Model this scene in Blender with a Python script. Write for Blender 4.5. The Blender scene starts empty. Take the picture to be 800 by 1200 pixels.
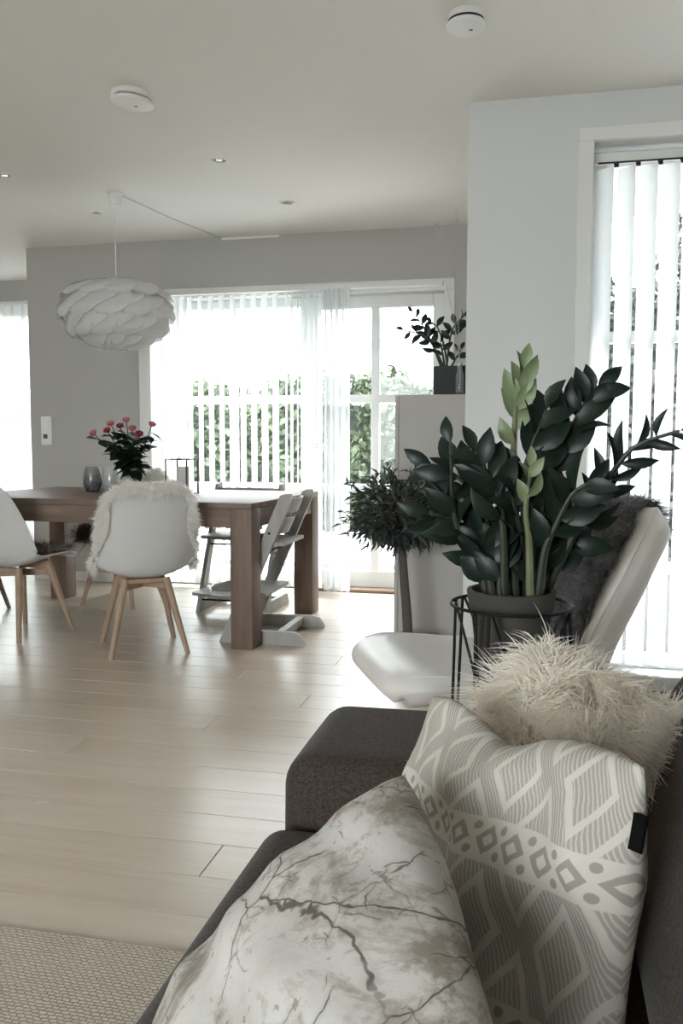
import bpy, bmesh, math, random
import numpy as np
from mathutils import Vector, Matrix
PI = math.pi
random.seed(7); rng = np.random.default_rng(11)
sc = bpy.context.scene
C = sc.collection

# ------------------------------------------------------------------ camera
F, YAW, PITCH, ROLL, CAMH = 1007.5, 0.2227, 0.0829, 0.0012, 1.0557   # pixels of an 800x1200 frame
cam_d = bpy.data.cameras.new('camera'); cam = bpy.data.objects.new('camera', cam_d); C.objects.link(cam)
cam_d.sensor_fit = 'VERTICAL'; cam_d.sensor_height = 36.0; cam_d.lens = 36.0*F/1200.0
cam_d.clip_start = 0.02; cam_d.clip_end = 200
cam.matrix_world = (Matrix.Translation((0, 0, CAMH)) @ Matrix.Rotation(YAW, 4, 'Z') @
                    Matrix.Rotation(PI/2-PITCH, 4, 'X') @ Matrix.Rotation(ROLL, 4, 'Z'))
sc.camera = cam
# ------------------------------------------------------------------ sky, exposure
sc.view_settings.view_transform = 'Standard'; sc.view_settings.look = 'None'
sc.view_settings.gamma = 1.0; sc.view_settings.use_curve_mapping = False
sc.view_settings.exposure = 0.14
SKY = 20.0
w = bpy.data.worlds.new('overcast_sky'); sc.world = w; w.use_nodes = True
bg = w.node_tree.nodes['Background']; bg.inputs[0].default_value = (0.93, 0.975, 1.0, 1); bg.inputs[1].default_value = SKY
sc.cycles.max_bounces = 10; sc.cycles.diffuse_bounces = 6; sc.cycles.transparent_max_bounces = 16
sc.cycles.sample_clamp_indirect = 8.0
def portal(loc, rot, sx, sy):
    l = bpy.data.lights.new('window_portal', 'AREA'); l.shape = 'RECTANGLE'; l.size = sx; l.size_y = sy
    l.cycles.is_portal = True
    o = bpy.data.objects.new('window_portal', l); C.objects.link(o); o.location = loc; o.rotation_euler = rot

# ------------------------------------------------------------------ key dimensions (metres)
YF, YN, ZC = 5.829, 3.772, 2.472          # far wall, near window wall, ceiling
XL, XA = -3.717, -0.306                   # far wall's left end, alcove edge
XW0, XW1, YB, YFF = -5.6, 2.0, -2.6, 7.25

def ray(px, py):
    a0, b0 = px-400, py-600; c, s = math.cos(ROLL), math.sin(ROLL)
    a, b = a0*c+b0*s, -a0*s+b0*c
    r, u = a/F, -b/F
    d, z = math.cos(PITCH)+u*math.sin(PITCH), u*math.cos(PITCH)-math.sin(PITCH)
    cy, sy = math.cos(YAW), math.sin(YAW)
    return np.array([r*cy-d*sy, r*sy+d*cy, z])
def atY(px, py, Y):
    v = ray(px, py); return np.array([0, 0, CAMH])+v*(Y/v[1])

# ------------------------------------------------------------------ mesh helpers
def tag(o, label=None, cat=None, group=None, kind=None):
    if label: o['label'] = label
    if cat: o['category'] = cat
    if group: o['group'] = group
    if kind: o['kind'] = kind
    return o
def empty(name, loc=(0, 0, 0), rz=0, label=None, cat=None, group=None, kind=None):
    o = bpy.data.objects.new(name, None); C.objects.link(o); o.location = loc; o.rotation_euler = (0, 0, rz)
    o.empty_display_size = .1
    return tag(o, label, cat, group, kind)
def link(name, me, m, parent=None):
    if m is not None and not me.materials: me.materials.append(m)
    o = bpy.data.objects.new(name, me); C.objects.link(o); o.parent = parent
    return o
class MB:
    def __init__(s): s.v, s.f, s.n = [], [], 0
    def add(s, v, f):
        v = [tuple(map(float, p)) for p in v]
        s.v += v; s.f += [tuple(i+s.n for i in q) for q in f]; s.n += len(v); return s
    def box(s, x0, x1, y0, y1, z0, z1, bev=0.0, seg=2, M=None):
        bm = bmesh.new(); bmesh.ops.create_cube(bm, size=1)
        for q in bm.verts:
            q.co = Vector(((x0+x1)/2+q.co.x*(x1-x0), (y0+y1)/2+q.co.y*(y1-y0), (z0+z1)/2+q.co.z*(z1-z0)))
        if bev > 0: bmesh.ops.bevel(bm, geom=list(bm.edges), offset=bev, segments=seg, profile=.5, affect='EDGES')
        bm.verts.index_update()
        if M is not None: bmesh.ops.transform(bm, matrix=M, verts=bm.verts)
        s.add([q.co for q in bm.verts], [[q.index for q in fc.verts] for fc in bm.faces]); bm.free(); return s
    def tube(s, pts, r, seg=8, closed=False, cap=True):
        P = np.array(pts, float); n = len(P)
        R = np.full(n, r) if np.isscalar(r) else np.array(r, float)
        T = np.zeros_like(P)
        for i in range(n):
            a = P[(i-1) % n] if closed or i > 0 else P[i]; b = P[(i+1) % n] if closed or i < n-1 else P[i]
            T[i] = (b-a)/(np.linalg.norm(b-a)+1e-12)
        up = np.array([0, 0, 1.]) if abs(T[0][2]) < .9 else np.array([1., 0, 0])
        nrm = np.cross(T[0], up); nrm /= np.linalg.norm(nrm)
        V = []
        for i in range(n):
            nrm = nrm-T[i]*(nrm@T[i]); nrm /= np.linalg.norm(nrm)+1e-12; b = np.cross(T[i], nrm)
            for k in range(seg):
                t = 2*PI*k/seg; V.append(P[i]+R[i]*(math.cos(t)*nrm+math.sin(t)*b))
        Fc = []
        for i in range(n if closed else n-1):
            j = (i+1) % n
            for k in range(seg): Fc.append((i*seg+k, i*seg+(k+1) % seg, j*seg+(k+1) % seg, j*seg+k))
        if cap and not closed: Fc += [tuple(range(seg))[::-1], tuple((n-1)*seg+k for k in range(seg))]
        return s.add(V, Fc)
    def lathe(s, prof, seg=32, c=(0, 0, 0), M=None):
        V, Fc = [], []
        for r, z in prof:
            for k in range(seg):
                t = 2*PI*k/seg; q = Vector((r*math.cos(t), r*math.sin(t), z))
                if M is not None: q = M @ q
                V.append((q.x+c[0], q.y+c[1], q.z+c[2]))
        n = len(prof)
        for i in range(n-1):
            for k in range(seg): Fc.append((i*seg+k, i*seg+(k+1) % seg, (i+1)*seg+(k+1) % seg, (i+1)*seg+k))
        if prof[0][0] > 1e-6: Fc.append(tuple(range(seg))[::-1])
        if prof[-1][0] > 1e-6: Fc.append(tuple((n-1)*seg+k for k in range(seg)))
        return s.add(V, Fc)
    def grid(s, fn, nu, nv):
        V = [fn(i/(nu-1), j/(nv-1)) for j in range(nv) for i in range(nu)]
        return s.add(V, [(j*nu+i, j*nu+i+1, (j+1)*nu+i+1, (j+1)*nu+i) for j in range(nv-1) for i in range(nu-1)])
    def prism(s, poly, d, M=None):      # polygon in x,z extruded along y by d (centred)
        n = len(poly); V = [Vector((x, -d/2, z)) for x, z in poly]+[Vector((x, d/2, z)) for x, z in poly]
        if M is not None: V = [M @ q for q in V]
        return s.add(V, [tuple(range(n)), tuple(range(2*n-1, n-1, -1))]+[(i, i+n, (i+1) % n+n, (i+1) % n) for i in range(n)])
    def mesh(s, name, smooth=35, fix=True):
        me = bpy.data.meshes.new(name); me.from_pydata(s.v, [], s.f)
        if fix:
            bm = bmesh.new(); bm.from_mesh(me); bmesh.ops.recalc_face_normals(bm, faces=bm.faces); bm.to_mesh(me); bm.free()
        if smooth:
            me.shade_smooth()
            if smooth < 180: me.set_sharp_from_angle(angle=math.radians(smooth))
        me.update(); return me
    def build(s, name, m, parent=None, smooth=35, fix=True):
        return link(name, s.mesh(name, smooth, fix), m, parent)
def copy_tree(o, parent=None):
    c = o.copy(); C.objects.link(c); c.parent = parent
    for ch in list(o.children): copy_tree(ch, c)
    return c
def cr(pts, n):                          # Catmull-Rom through rows of numbers
    P = np.array(pts, float); P = np.vstack([2*P[0]-P[1], P, 2*P[-1]-P[-2]]); out = []
    for t in np.linspace(0, len(pts)-1, n):
        i = min(int(t), len(pts)-2); u = t-i; a, b, c, d = P[i:i+4]
        out.append(.5*(2*b+(c-a)*u+(2*a-5*b+4*c-d)*u*u+(3*b-a-3*c+d)*u**3))
    return np.array(out)

# ------------------------------------------------------------------ material helpers
class NT:
    def __init__(s, name):
        s.m = bpy.data.materials.new(name); s.m.use_nodes = True; s.t = s.m.node_tree; s.t.nodes.clear()
        s.out = s.n('ShaderNodeOutputMaterial')
    def n(s, typ, **kw):
        nd = s.t.nodes.new(typ)
        for k, v in kw.items(): setattr(nd, k, v)
        return nd
    def put(s, sock, v):
        if v is None: return
        if isinstance(v, bpy.types.NodeSocket): s.t.links.new(v, sock)
        elif isinstance(v, (tuple, list)) and len(v) == 3 and sock.type == 'RGBA': sock.default_value = (*v, 1)
        else: sock.default_value = v
    def math(s, op, a, b=None, c=None):
        nd = s.n('ShaderNodeMath', operation=op)
        for i, x in enumerate((a, b, c)):
            if x is not None: s.put(nd.inputs[i], x)
        return nd.outputs[0]
    def mix(s, fac, a, b):
        nd = s.n('ShaderNodeMix', data_type='RGBA'); s.put(nd.inputs[0], fac); s.put(nd.inputs[6], a); s.put(nd.inputs[7], b); return nd.outputs[2]
    def coord(s, kind='Object', scale=None, rot=None):
        if kind == 'World': o = s.n('ShaderNodeNewGeometry').outputs['Position']
        else: o = s.n('ShaderNodeTexCoord').outputs[kind]
        if scale is not None or rot is not None:
            mp = s.n('ShaderNodeMapping'); s.put(mp.inputs[0], o)
            if scale is not None: mp.inputs['Scale'].default_value = scale
            if rot is not None: mp.inputs['Rotation'].default_value = rot
            o = mp.outputs[0]
        return o
    def noise(s, co, scale, detail=4, rough=.55, dist=0):
        nd = s.n('ShaderNodeTexNoise'); s.put(nd.inputs['Vector'], co); nd.inputs['Scale'].default_value = scale
        nd.inputs['Detail'].default_value = detail; nd.inputs['Roughness'].default_value = rough; nd.inputs['Distortion'].default_value = dist
        return nd.outputs[0]
    def ramp(s, fac, stops):
        nd = s.n('ShaderNodeValToRGB'); s.put(nd.inputs[0], fac); e = nd.color_ramp.elements
        while len(e) < len(stops): e.new(.5)
        for q, (p, c) in zip(e, stops): q.position = p; q.color = (*c, 1) if len(c) == 3 else c
        return nd.outputs[0]
    def step(s, fac, a, b):                 # 0 below a, 1 above b
        nd = s.n('ShaderNodeMapRange', interpolation_type='SMOOTHSTEP'); s.put(nd.inputs[0], fac)
        nd.inputs[1].default_value = a; nd.inputs[2].default_value = b; return nd.outputs[0]
    def bump(s, h, strength=.3, dist=.01):
        nd = s.n('ShaderNodeBump'); s.put(nd.inputs['Height'], h); nd.inputs['Strength'].default_value = strength; nd.inputs['Distance'].default_value = dist
        return nd.outputs[0]
    def bsdf(s, color, rough=.5, normal=None, metal=0, spec=.5, sheen=0, trans=None, alpha=None):
        b = s.n('ShaderNodeBsdfPrincipled'); s.put(b.inputs['Base Color'], color); s.put(b.inputs['Roughness'], rough)
        s.put(b.inputs['Metallic'], metal); s.put(b.inputs['Specular IOR Level'], spec)
        if normal is not None: s.put(b.inputs['Normal'], normal)
        if sheen: b.inputs['Sheen Weight'].default_value = sheen; b.inputs['Sheen Roughness'].default_value = .4
        if trans: b.inputs['Transmission Weight'].default_value = trans
        s.t.links.new(b.outputs[0], s.out.inputs[0]); return s.m
def simple(name, col, rough=.5, metal=0, var=.06, vscale=6, bump=0, bscale=80, spec=.5, sheen=0):
    t = NT(name); co = t.coord('Object'); n = t.noise(co, vscale, 3)
    c = t.mix(n, tuple(x*(1-var) for x in col), tuple(min(1, x*(1+var)) for x in col))
    nb = t.bump(t.noise(co, bscale, 3), bump, .004) if bump else None
    return t.bsdf(c, rough, nb, metal, spec, sheen)
def wood(name, dark, light, axis='Z', rough=.5, scale=1.0, spec=.4):
    t = NT(name); k = {'X': (1.2, 14, 14), 'Y': (14, 1.2, 14), 'Z': (14, 14, 1.2)}[axis]
    co = t.coord('Object', tuple(x*scale for x in k))
    rnd = t.n('ShaderNodeObjectInfo').outputs['Random']
    add = t.n('ShaderNodeVectorMath', operation='ADD'); t.put(add.inputs[0], co)
    cb = t.n('ShaderNodeCombineXYZ'); r9 = t.math('MULTIPLY', rnd, 37.0)
    for i in range(3): t.put(cb.inputs[i], r9)
    t.put(add.inputs[1], cb.outputs[0])
    n = t.noise(add.outputs[0], 1.3, 6, .6, .6); n2 = t.noise(add.outputs[0], 9, 3)
    f = t.math('ADD', t.math('MULTIPLY', n, .75), t.math('MULTIPLY', n2, .25))
    c = t.ramp(f, [(.3, dark), (.68, light)])
    return t.bsdf(c, rough, t.bump(n2, .08, .002), 0, spec)

M = {}
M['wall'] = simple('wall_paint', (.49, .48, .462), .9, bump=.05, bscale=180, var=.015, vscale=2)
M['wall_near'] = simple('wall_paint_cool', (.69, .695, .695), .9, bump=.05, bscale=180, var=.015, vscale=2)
M['ceiling'] = simple('ceiling_paint', (.86, .84, .80), .95, var=.02, vscale=1.2, bump=.04, bscale=120)
M['trim'] = simple('trim_paint', (.80, .80, .78), .45, var=.01)
M['white_plastic'] = simple('white_plastic', (.90, .90, .88), .4, var=.01)
M['black_metal'] = simple('black_metal', (.008, .008, .009), .55, var=.1, spec=.2)
M['tag'] = simple('black_tag', (.006, .006, .006), .95, spec=.05)
M['chrome'] = simple('chrome', (.62, .60, .58), .18, metal=1, var=.02)
M['bronze'] = simple('dark_bronze', (.10, .085, .07), .35, metal=.8, var=.1)
M['oak'] = wood('table_oak', (.130, .090, .068), (.225, .160, .124), 'X', .5)
M['oak_leg'] = wood('table_leg_oak', (.130, .090, .068), (.225, .160, .124), 'Z', .5)
M['beech'] = wood('chair_beech', (.33, .225, .155), (.46, .33, .24), 'Z', .5)
M['whitewash'] = wood('whitewashed_beech', (.32, .305, .28), (.44, .425, .40), 'Z', .55)
M['shell'] = simple('white_shell', (.60, .60, .59), .38, var=.01)
M['leather'] = simple('white_leather', (.74, .715, .675), .38, var=.03, bump=.12, bscale=260)
M['threshold'] = wood('threshold_oak', (.20, .125, .085), (.32, .21, .15), 'X', .5)
M['cabinet'] = simple('cabinet_paint', (.44, .42, .39), .55, var=.01)
M['concrete'] = simple('concrete', (.050, .046, .041), .9, var=.18, vscale=22, bump=.25, bscale=150)
M['dark_pot'] = simple('dark_pot', (.035, .037, .04), .75, var=.15, bump=.1)
M['soil'] = simple('soil', (.03, .022, .016), .95, var=.4, vscale=60, bump=.8, bscale=90)
M['bark'] = simple('bark', (.10, .085, .072), .9, var=.25, vscale=30, bump=.5, bscale=60)
M['zz'] = simple('zz_leaf', (.011, .020, .0145), .42, var=.35, vscale=9, spec=.35)
M['zz_light'] = simple('zz_young_leaf', (.20, .25, .125), .45, var=.2, vscale=9)
M['zz_stem'] = simple('zz_stem', (.030, .036, .022), .45, var=.3, vscale=20)
M['zz_stem_light'] = simple('zz_young_stem', (.16, .17, .095), .45, var=.2, vscale=20)
M['olive'] = simple('olive_leaf', (.042, .054, .048), .5, var=.5, vscale=14)
M['rose_leaf'] = simple('rose_leaf', (.012, .022, .011), .45, var=.4, vscale=20)
M['rose_pink'] = simple('rose_pink', (.50, .14, .15), .6, var=.2, vscale=30)
M['rose_red'] = simple('rose_red', (.33, .025, .04), .6, var=.25, vscale=30)
M['wax'] = simple('candle_wax', (.72, .70, .67), .5, var=.02)
M['dark'] = simple('dark_void', (.02, .02, .02), .8)
M['lcd'] = simple('grey_display', (.10, .105, .10), .3)
M['terrace'] = simple('pale_terrace', (.62, .62, .61), .9, var=.06, vscale=1.5)
M['render'] = simple('white_render', (.80, .80, .80), .9, var=.02)
M['roof'] = simple('grey_fascia', (.42, .42, .43), .8)
M['straw'] = simple('dried_grass', (.55, .52, .47), .9, var=.1)
def hedge_mat(name, a, b):
    t = NT(name); n = t.noise(t.coord('Object'), 2.2, 4); n2 = t.noise(t.coord('Object'), 17, 2)
    f = t.math('ADD', t.math('MULTIPLY', n, .5), t.math('MULTIPLY', n2, .5))
    return t.bsdf(t.ramp(f, [(.35, a), (.65, b)]), .6)
M['hedge'] = hedge_mat('hedge_leaf', (.014, .025, .013), (.075, .098, .048))
M['conifer'] = hedge_mat('tree_leaf', (.012, .014, .013), (.04, .038, .036))
def glass_mat():
    t = NT('window_glass'); a = t.n('ShaderNodeBsdfTransparent'); a.inputs[0].default_value = (.96, .98, .975, 1)
    b = t.n('ShaderNodeBsdfGlossy'); b.inputs[1].default_value = .02
    fr = t.n('ShaderNodeFresnel'); fr.inputs[0].default_value = 1.45
    mx = t.n('ShaderNodeMixShader'); t.put(mx.inputs[0], t.math('MULTIPLY', fr.outputs[0], .9)); t.t.links.new(a.outputs[0], mx.inputs[1]); t.t.links.new(b.outputs[0], mx.inputs[2])
    t.t.links.new(mx.outputs[0], t.out.inputs[0]); return t.m
M['glass'] = glass_mat()
def fabric_mat(name, col, transl, transp=0.0):
    t = NT(name); co = t.coord('Object', (1, 1, .25)); n = t.noise(co, 40, 3)
    c = t.mix(n, tuple(x*.95 for x in col), col)
    d = t.n('ShaderNodeBsdfDiffuse'); t.put(d.inputs[0], c); tr = t.n('ShaderNodeBsdfTranslucent'); t.put(tr.inputs[0], c)
    mx = t.n('ShaderNodeMixShader'); mx.inputs[0].default_value = transl; t.t.links.new(d.outputs[0], mx.inputs[1]); t.t.links.new(tr.outputs[0], mx.inputs[2])
    last = mx.outputs[0]
    if transp:
        tp = t.n('ShaderNodeBsdfTransparent'); m2 = t.n('ShaderNodeMixShader'); m2.inputs[0].default_value = transp
        t.t.links.new(last, m2.inputs[1]); t.t.links.new(tp.outputs[0], m2.inputs[2]); last = m2.outputs[0]
    t.t.links.new(last, t.out.inputs[0]); return t.m
M['slat'] = fabric_mat('blind_fabric', (.86, .88, .885), .50)
M['sheer'] = fabric_mat('sheer_fabric', (.86, .87, .87), .55, .30)
M['lampshade'] = fabric_mat('lampshade_sheet', (.86, .86, .85), .35)
M['petal_white'] = M['lampshade']
def fur_mat(name, a, b, transl=.35):
    t = NT(name); n = t.noise(t.coord('Object'), 14, 3); n2 = t.noise(t.coord('Object'), 90, 1)
    f = t.math('ADD', t.math('MULTIPLY', n, .5), t.math('MULTIPLY', n2, .5))
    c = t.ramp(f, [(.36, a), (.62, b)])
    d = t.n('ShaderNodeBsdfDiffuse'); t.put(d.inputs[0], c); tr = t.n('ShaderNodeBsdfTranslucent'); t.put(tr.inputs[0], c)
    mx = t.n('ShaderNodeMixShader'); mx.inputs[0].default_value = transl; t.t.links.new(d.outputs[0], mx.inputs[1]); t.t.links.new(tr.outputs[0], mx.inputs[2])
    t.t.links.new(mx.outputs[0], t.out.inputs[0]); return t.m
M['fur_cream'] = fur_mat('cream_fur', (.94, .885, .805), (.99, .955, .90), .5)
M['fur_white'] = fur_mat('white_sheepskin', (.93, .91, .87), (.99, .98, .96), .5)
M['fur_grey'] = fur_mat('grey_sheepskin', (.10, .104, .113), (.42, .425, .44), .35)
M['fur_brown'] = fur_mat('brown_sheepskin', (.10, .065, .045), (.30, .215, .165), .2)
M['fur_taupe'] = fur_mat('taupe_sheepskin', (.16, .135, .115), (.36, .32, .28), .2)
def sofa_mat():
    t = NT('sofa_fabric'); co = t.coord('Object')
    n = t.noise(t.coord('Object', (1, 2.2, 1)), 190, 3, .6); m = t.noise(t.coord('Object', (1.5, 1, 2.4)), 170, 3, .6); n2 = t.noise(co, 4, 3)
    h = t.math('MULTIPLY', t.math('ADD', n, m), .5)
    c = t.ramp(h, [(.36, (.019, .0138, .0112)), (.64, (.080, .060, .049))])
    c = t.mix(t.math('MULTIPLY', n2, .2), c, (.062, .046, .037))
    return t.bsdf(c, .95, t.bump(h, .6, .003), 0, .15, .10)
M['sofa'] = sofa_mat()
def rug_mat():
    t = NT('rug_weave'); co0 = t.coord('Object'); nw = t.n('ShaderNodeTexNoise'); t.put(nw.inputs[0], co0); nw.inputs['Scale'].default_value = 35
    ws = t.n('ShaderNodeVectorMath', operation='SCALE'); t.put(ws.inputs[0], nw.outputs[1]); ws.inputs['Scale'].default_value = .010
    wa = t.n('ShaderNodeVectorMath', operation='ADD'); t.put(wa.inputs[0], co0); t.put(wa.inputs[1], ws.outputs[0]); co = wa.outputs[0]
    br = t.n('ShaderNodeTexBrick'); t.put(br.inputs[0], co); br.offset = .5
    br.inputs['Scale'].default_value = 1; br.inputs['Brick Width'].default_value = .016; br.inputs['Row Height'].default_value = .0085
    br.inputs['Mortar Size'].default_value = .0016; br.inputs['Mortar Smooth'].default_value = 1.0
    br.inputs['Color1'].default_value = (.78, .69, .57, 1); br.inputs['Color2'].default_value = (.88, .80, .68, 1); br.inputs['Mortar'].default_value = (.46, .40, .32, 1)
    n = t.noise(co, 60, 4)
    c = t.mix(t.math('MULTIPLY', n, .5), br.outputs[0], (.82, .74, .62))
    h = t.math('ADD', t.math('SUBTRACT', 1, br.outputs['Fac']), t.math('MULTIPLY', n, .6))
    return t.bsdf(c, .95, t.bump(h, .9, .006), 0, .1)
M['rug'] = rug_mat()
def floor_mat():
    t = NT('whitewashed_oak_planks'); g = t.coord('World', (1.1, 15, 1)); rnd = t.n('ShaderNodeObjectInfo').outputs['Random']
    add = t.n('ShaderNodeVectorMath', operation='ADD'); t.put(add.inputs[0], g); cb = t.n('ShaderNodeCombineXYZ')
    t.put(cb.inputs[0], t.math('MULTIPLY', rnd, 53.0)); t.put(cb.inputs[1], t.math('MULTIPLY', rnd, 91.0)); t.put(add.inputs[1], cb.outputs[0])
    n = t.noise(add.outputs[0], 1.2, 6, .6, .8); n2 = t.noise(add.outputs[0], 7, 4)
    f = t.math('ADD', t.math('MULTIPLY', n, .6), t.math('MULTIPLY', n2, .25)); f = t.math('ADD', f, t.math('MULTIPLY', rnd, .22))
    c = t.ramp(f, [(.25, (.49, .405, .315)), (.55, (.575, .49, .40)), (.85, (.64, .565, .475))])
    sp = t.step(t.noise(t.coord('World'), 9, 2, .5), .74, .78)
    c = t.mix(t.math('MULTIPLY', sp, .5), c, (.70, .66, .60))
    return t.bsdf(c, t.math('ADD', .26, t.math('MULTIPLY', n2, .06)), t.bump(n2, .02, .001), 0, .5)
M['floor'] = floor_mat()
def marble_mat():
    t = NT('marble_print'); co = t.coord('Object'); n = t.noise(co, 7.0, 9, .74, .6); n2 = t.noise(co, 26, 5, .75)
    base = t.ramp(n, [(.36, (.48, .46, .425)), (.49, (.53, .51, .48)), (.545, (.40, .365, .325)), (.63, (.25, .215, .18))])
    blot = t.math('MULTIPLY', t.step(n2, .46, .62), t.step(t.noise(co, 6.0, 5, .65), .45, .57))
    c = t.mix(t.math('MULTIPLY', blot, .85), base, (.235, .20, .17))
    wv = t.n('ShaderNodeVectorMath', operation='ADD'); t.put(wv.inputs[0], co)
    nn = t.n('ShaderNodeTexNoise'); t.put(nn.inputs[0], co); nn.inputs['Scale'].default_value = 9; nn.inputs['Detail'].default_value = 4; nn.inputs['Roughness'].default_value = .6
    sc_ = t.n('ShaderNodeVectorMath', operation='SCALE'); t.put(sc_.inputs[0], nn.outputs[1]); sc_.inputs['Scale'].default_value = .055
    t.put(wv.inputs[1], sc_.outputs[0])
    for k, (s, wd, lo, am) in enumerate(((6.0, .0045, .44, .95), (10.0, .0055, .47, .85), (23.0, .010, .52, .6))):
        vo = t.n('ShaderNodeTexVoronoi', feature='DISTANCE_TO_EDGE'); t.put(vo.inputs['Vector'], wv.outputs[0]); vo.inputs['Scale'].default_value = s
        line = t.math('SUBTRACT', 1, t.step(vo.outputs['Distance'], wd*.5, wd*2.0))
        gate = t.step(t.noise(co, 7+k*4, 3), lo-.02, lo+.05)
        halo = t.math('MULTIPLY', t.math('SUBTRACT', 1, t.step(vo.outputs['Distance'], wd, wd*9)), .28)
        c = t.mix(t.math('MULTIPLY', halo, gate), c, (.30, .26, .22))
        c = t.mix(t.math('MULTIPLY', t.math('MULTIPLY', line, gate), am), c, (.10, .085, .075))
    spk = t.math('SUBTRACT', 1, t.step(t.noise(co, 75, 2, .5), .29, .325))
    c = t.mix(t.math('MULTIPLY', spk, .65), c, (.2, .175, .15))
    return t.bsdf(c, .85, t.bump(t.noise(co, 420, 2), .15, .001), 0, .2)
M['marble'] = marble_mat()
def pattern_mat():
    t = NT('hatched_chevron_print'); co = t.coord('UV'); sx = t.n('ShaderNodeSeparateXYZ'); t.put(sx.inputs[0], co); u, v = sx.outputs[0], sx.outputs[1]
    nz = t.noise(co, 14, 3)
    vv = t.math('ADD', v, t.math('MULTIPLY', t.math('SUBTRACT', nz, .5), .012))
    uu = t.math('ADD', u, t.math('MULTIPLY', t.math('SUBTRACT', t.noise(t.coord('UV', (1.3, 1.3, 1)), 11, 3), .5), .012))
    # chevron zone: zigzag stripes mirrored about the diamond bands
    tri = t.math('PINGPONG', uu, .125)
    per = .42
    band = t.math('PINGPONG', t.math('ADD', vv, .155), per/2)          # 0 on a diamond band, per/2 between
    zig = t.math('ADD', t.math('MULTIPLY', band, 6.6), t.math('MULTIPLY', tri, 12.0))
    fr = t.math('FRACT', zig)
    stripe = t.math('MULTIPLY', t.step(fr, .20, .25), t.math('SUBTRACT', 1, t.step(fr, .95, 1.0)))
    # fine hatching inside the stripes
    ht = t.math('FRACT', t.math('ADD', t.math('MULTIPLY', uu, 84), t.math('MULTIPLY', vv, 40)))
    hatch = t.math('ADD', .25, t.math('MULTIPLY', t.step(ht, .25, .50), .6))
    chev = t.math('MULTIPLY', stripe, hatch)
    # diamonds and dots on the band
    du = t.math('PINGPONG', uu, .05); dist = t.math('ADD', du, band)    # |du|+|dv|
    dia = t.math('MULTIPLY', t.math('SUBTRACT', 1, t.step(dist, .040, .044)), t.step(dist, .018, .022))
    du2 = t.math('SUBTRACT', .05, du)
    dd = t.math('SQRT', t.math('ADD', t.math('MULTIPLY', du2, du2), t.math('POWER', t.math('SUBTRACT', band, .035), 2)))
    dots = t.math('SUBTRACT', 1, t.step(dd, .011, .014))
    inb = t.math('SUBTRACT', 1, t.step(band, .058, .062))
    motif = t.math('MAXIMUM', dia, dots)
    fac = t.math('ADD', t.math('MULTIPLY', inb, motif), t.math('MULTIPLY', t.math('SUBTRACT', 1, inb), chev))
    fac = t.math('MULTIPLY', fac, .9)
    c = t.mix(fac, (.56, .53, .475), (.29, .262, .228))
    return t.bsdf(c, .9, t.bump(t.noise(co, 300, 2), .25, .001), 0, .2)
M['pattern'] = pattern_mat()
def hurricane_mat(name, a, b):
    t = NT(name); co = t.coord('Object'); n = t.noise(co, 30, 5, .7); z = t.n('ShaderNodeSeparateXYZ'); t.put(z.inputs[0], co)
    f = t.math('ADD', t.math('MULTIPLY', n, .7), t.math('MULTIPLY', z.outputs[2], 2.2))
    return t.bsdf(t.ramp(f, [(.35, a), (.65, b)]), .25, None, .1, .5)
M['mercury'] = hurricane_mat('smoky_mercury_glass', (.07, .07, .073), (.30, .30, .30))
M['mercury2'] = hurricane_mat('silver_mercury_glass', (.34, .35, .35), (.62, .63, .63))

# ------------------------------------------------------------------ the room
def struct(o): o['kind'] = 'structure'; return o
def wall(name, axis, pos, thick, a0, a1, z0, z1, holes, m):
    """wall plane at `pos` on axis ('Y' or 'X'), running a0..a1, thickness away by `thick`; holes (a0,a1,z0,z1)"""
    A = sorted({a0, a1, *[h[0] for h in holes], *[h[1] for h in holes]}); Z = sorted({z0, z1, *[h[2] for h in holes], *[h[3] for h in holes]})
    b = MB(); p0, p1 = sorted((pos, pos+thick))
    for i in range(len(A)-1):
        run = None
        cells = []
        for j in range(len(Z)-1):
            ca, cz = (A[i]+A[i+1])/2, (Z[j]+Z[j+1])/2
            solid = not any(h[0] < ca < h[1] and h[2] < cz < h[3] for h in holes)
            if solid:
                if cells and cells[-1][1] == Z[j]: cells[-1][1] = Z[j+1]
                else: cells.append([Z[j], Z[j+1]])
        for zz0, zz1 in cells:
            if axis == 'Y': b.box(A[i], A[i+1], p0, p1, zz0, zz1)
            else: b.box(p0, p1, A[i], A[i+1], zz0, zz1)
    return struct(b.build(name, m, smooth=0))
# floor: dark underlay plus single planks
flo = struct(MB().box(XW0, XW1, YB, YFF, -.20, -.010).build('floor', M['dark'], smooth=0))
PW = .1664; y0 = 2.2163-PW*29
plank_meshes = {}
def plank(x0, x1, ya, yb):
    L = round(x1-x0, 3); Wd = round(yb-ya, 4)
    if (L, Wd) not in plank_meshes:
        b = MB(); g = .0009; c = .0012
        X0, X1, Y0, Y1 = -L/2+g, L/2-g, -Wd/2+g, Wd/2-g
        V = [(X0, Y0, -.0095), (X1, Y0, -.0095), (X1, Y1, -.0095), (X0, Y1, -.0095), (X0, Y0, -c), (X1, Y0, -c), (X1, Y1, -c), (X0, Y1, -c),
             (X0+c, Y0+c, 0), (X1-c, Y0+c, 0), (X1-c, Y1-c, 0), (X0+c, Y1-c, 0)]
        Fc = [(8, 9, 10, 11)]
        for k in range(4): Fc += [(k, (k+1) % 4, 4+(k+1) % 4, 4+k), (4+k, 4+(k+1) % 4, 8+(k+1) % 4, 8+k)]
        plank_meshes[(L, Wd)] = b.add(V, Fc).mesh('plank', 0)
    o = link('plank', plank_meshes[(L, Wd)], M['floor'], flo); o.location = ((x0+x1)/2, (ya+yb)/2, 0)
r = 0; yy = y0
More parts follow.
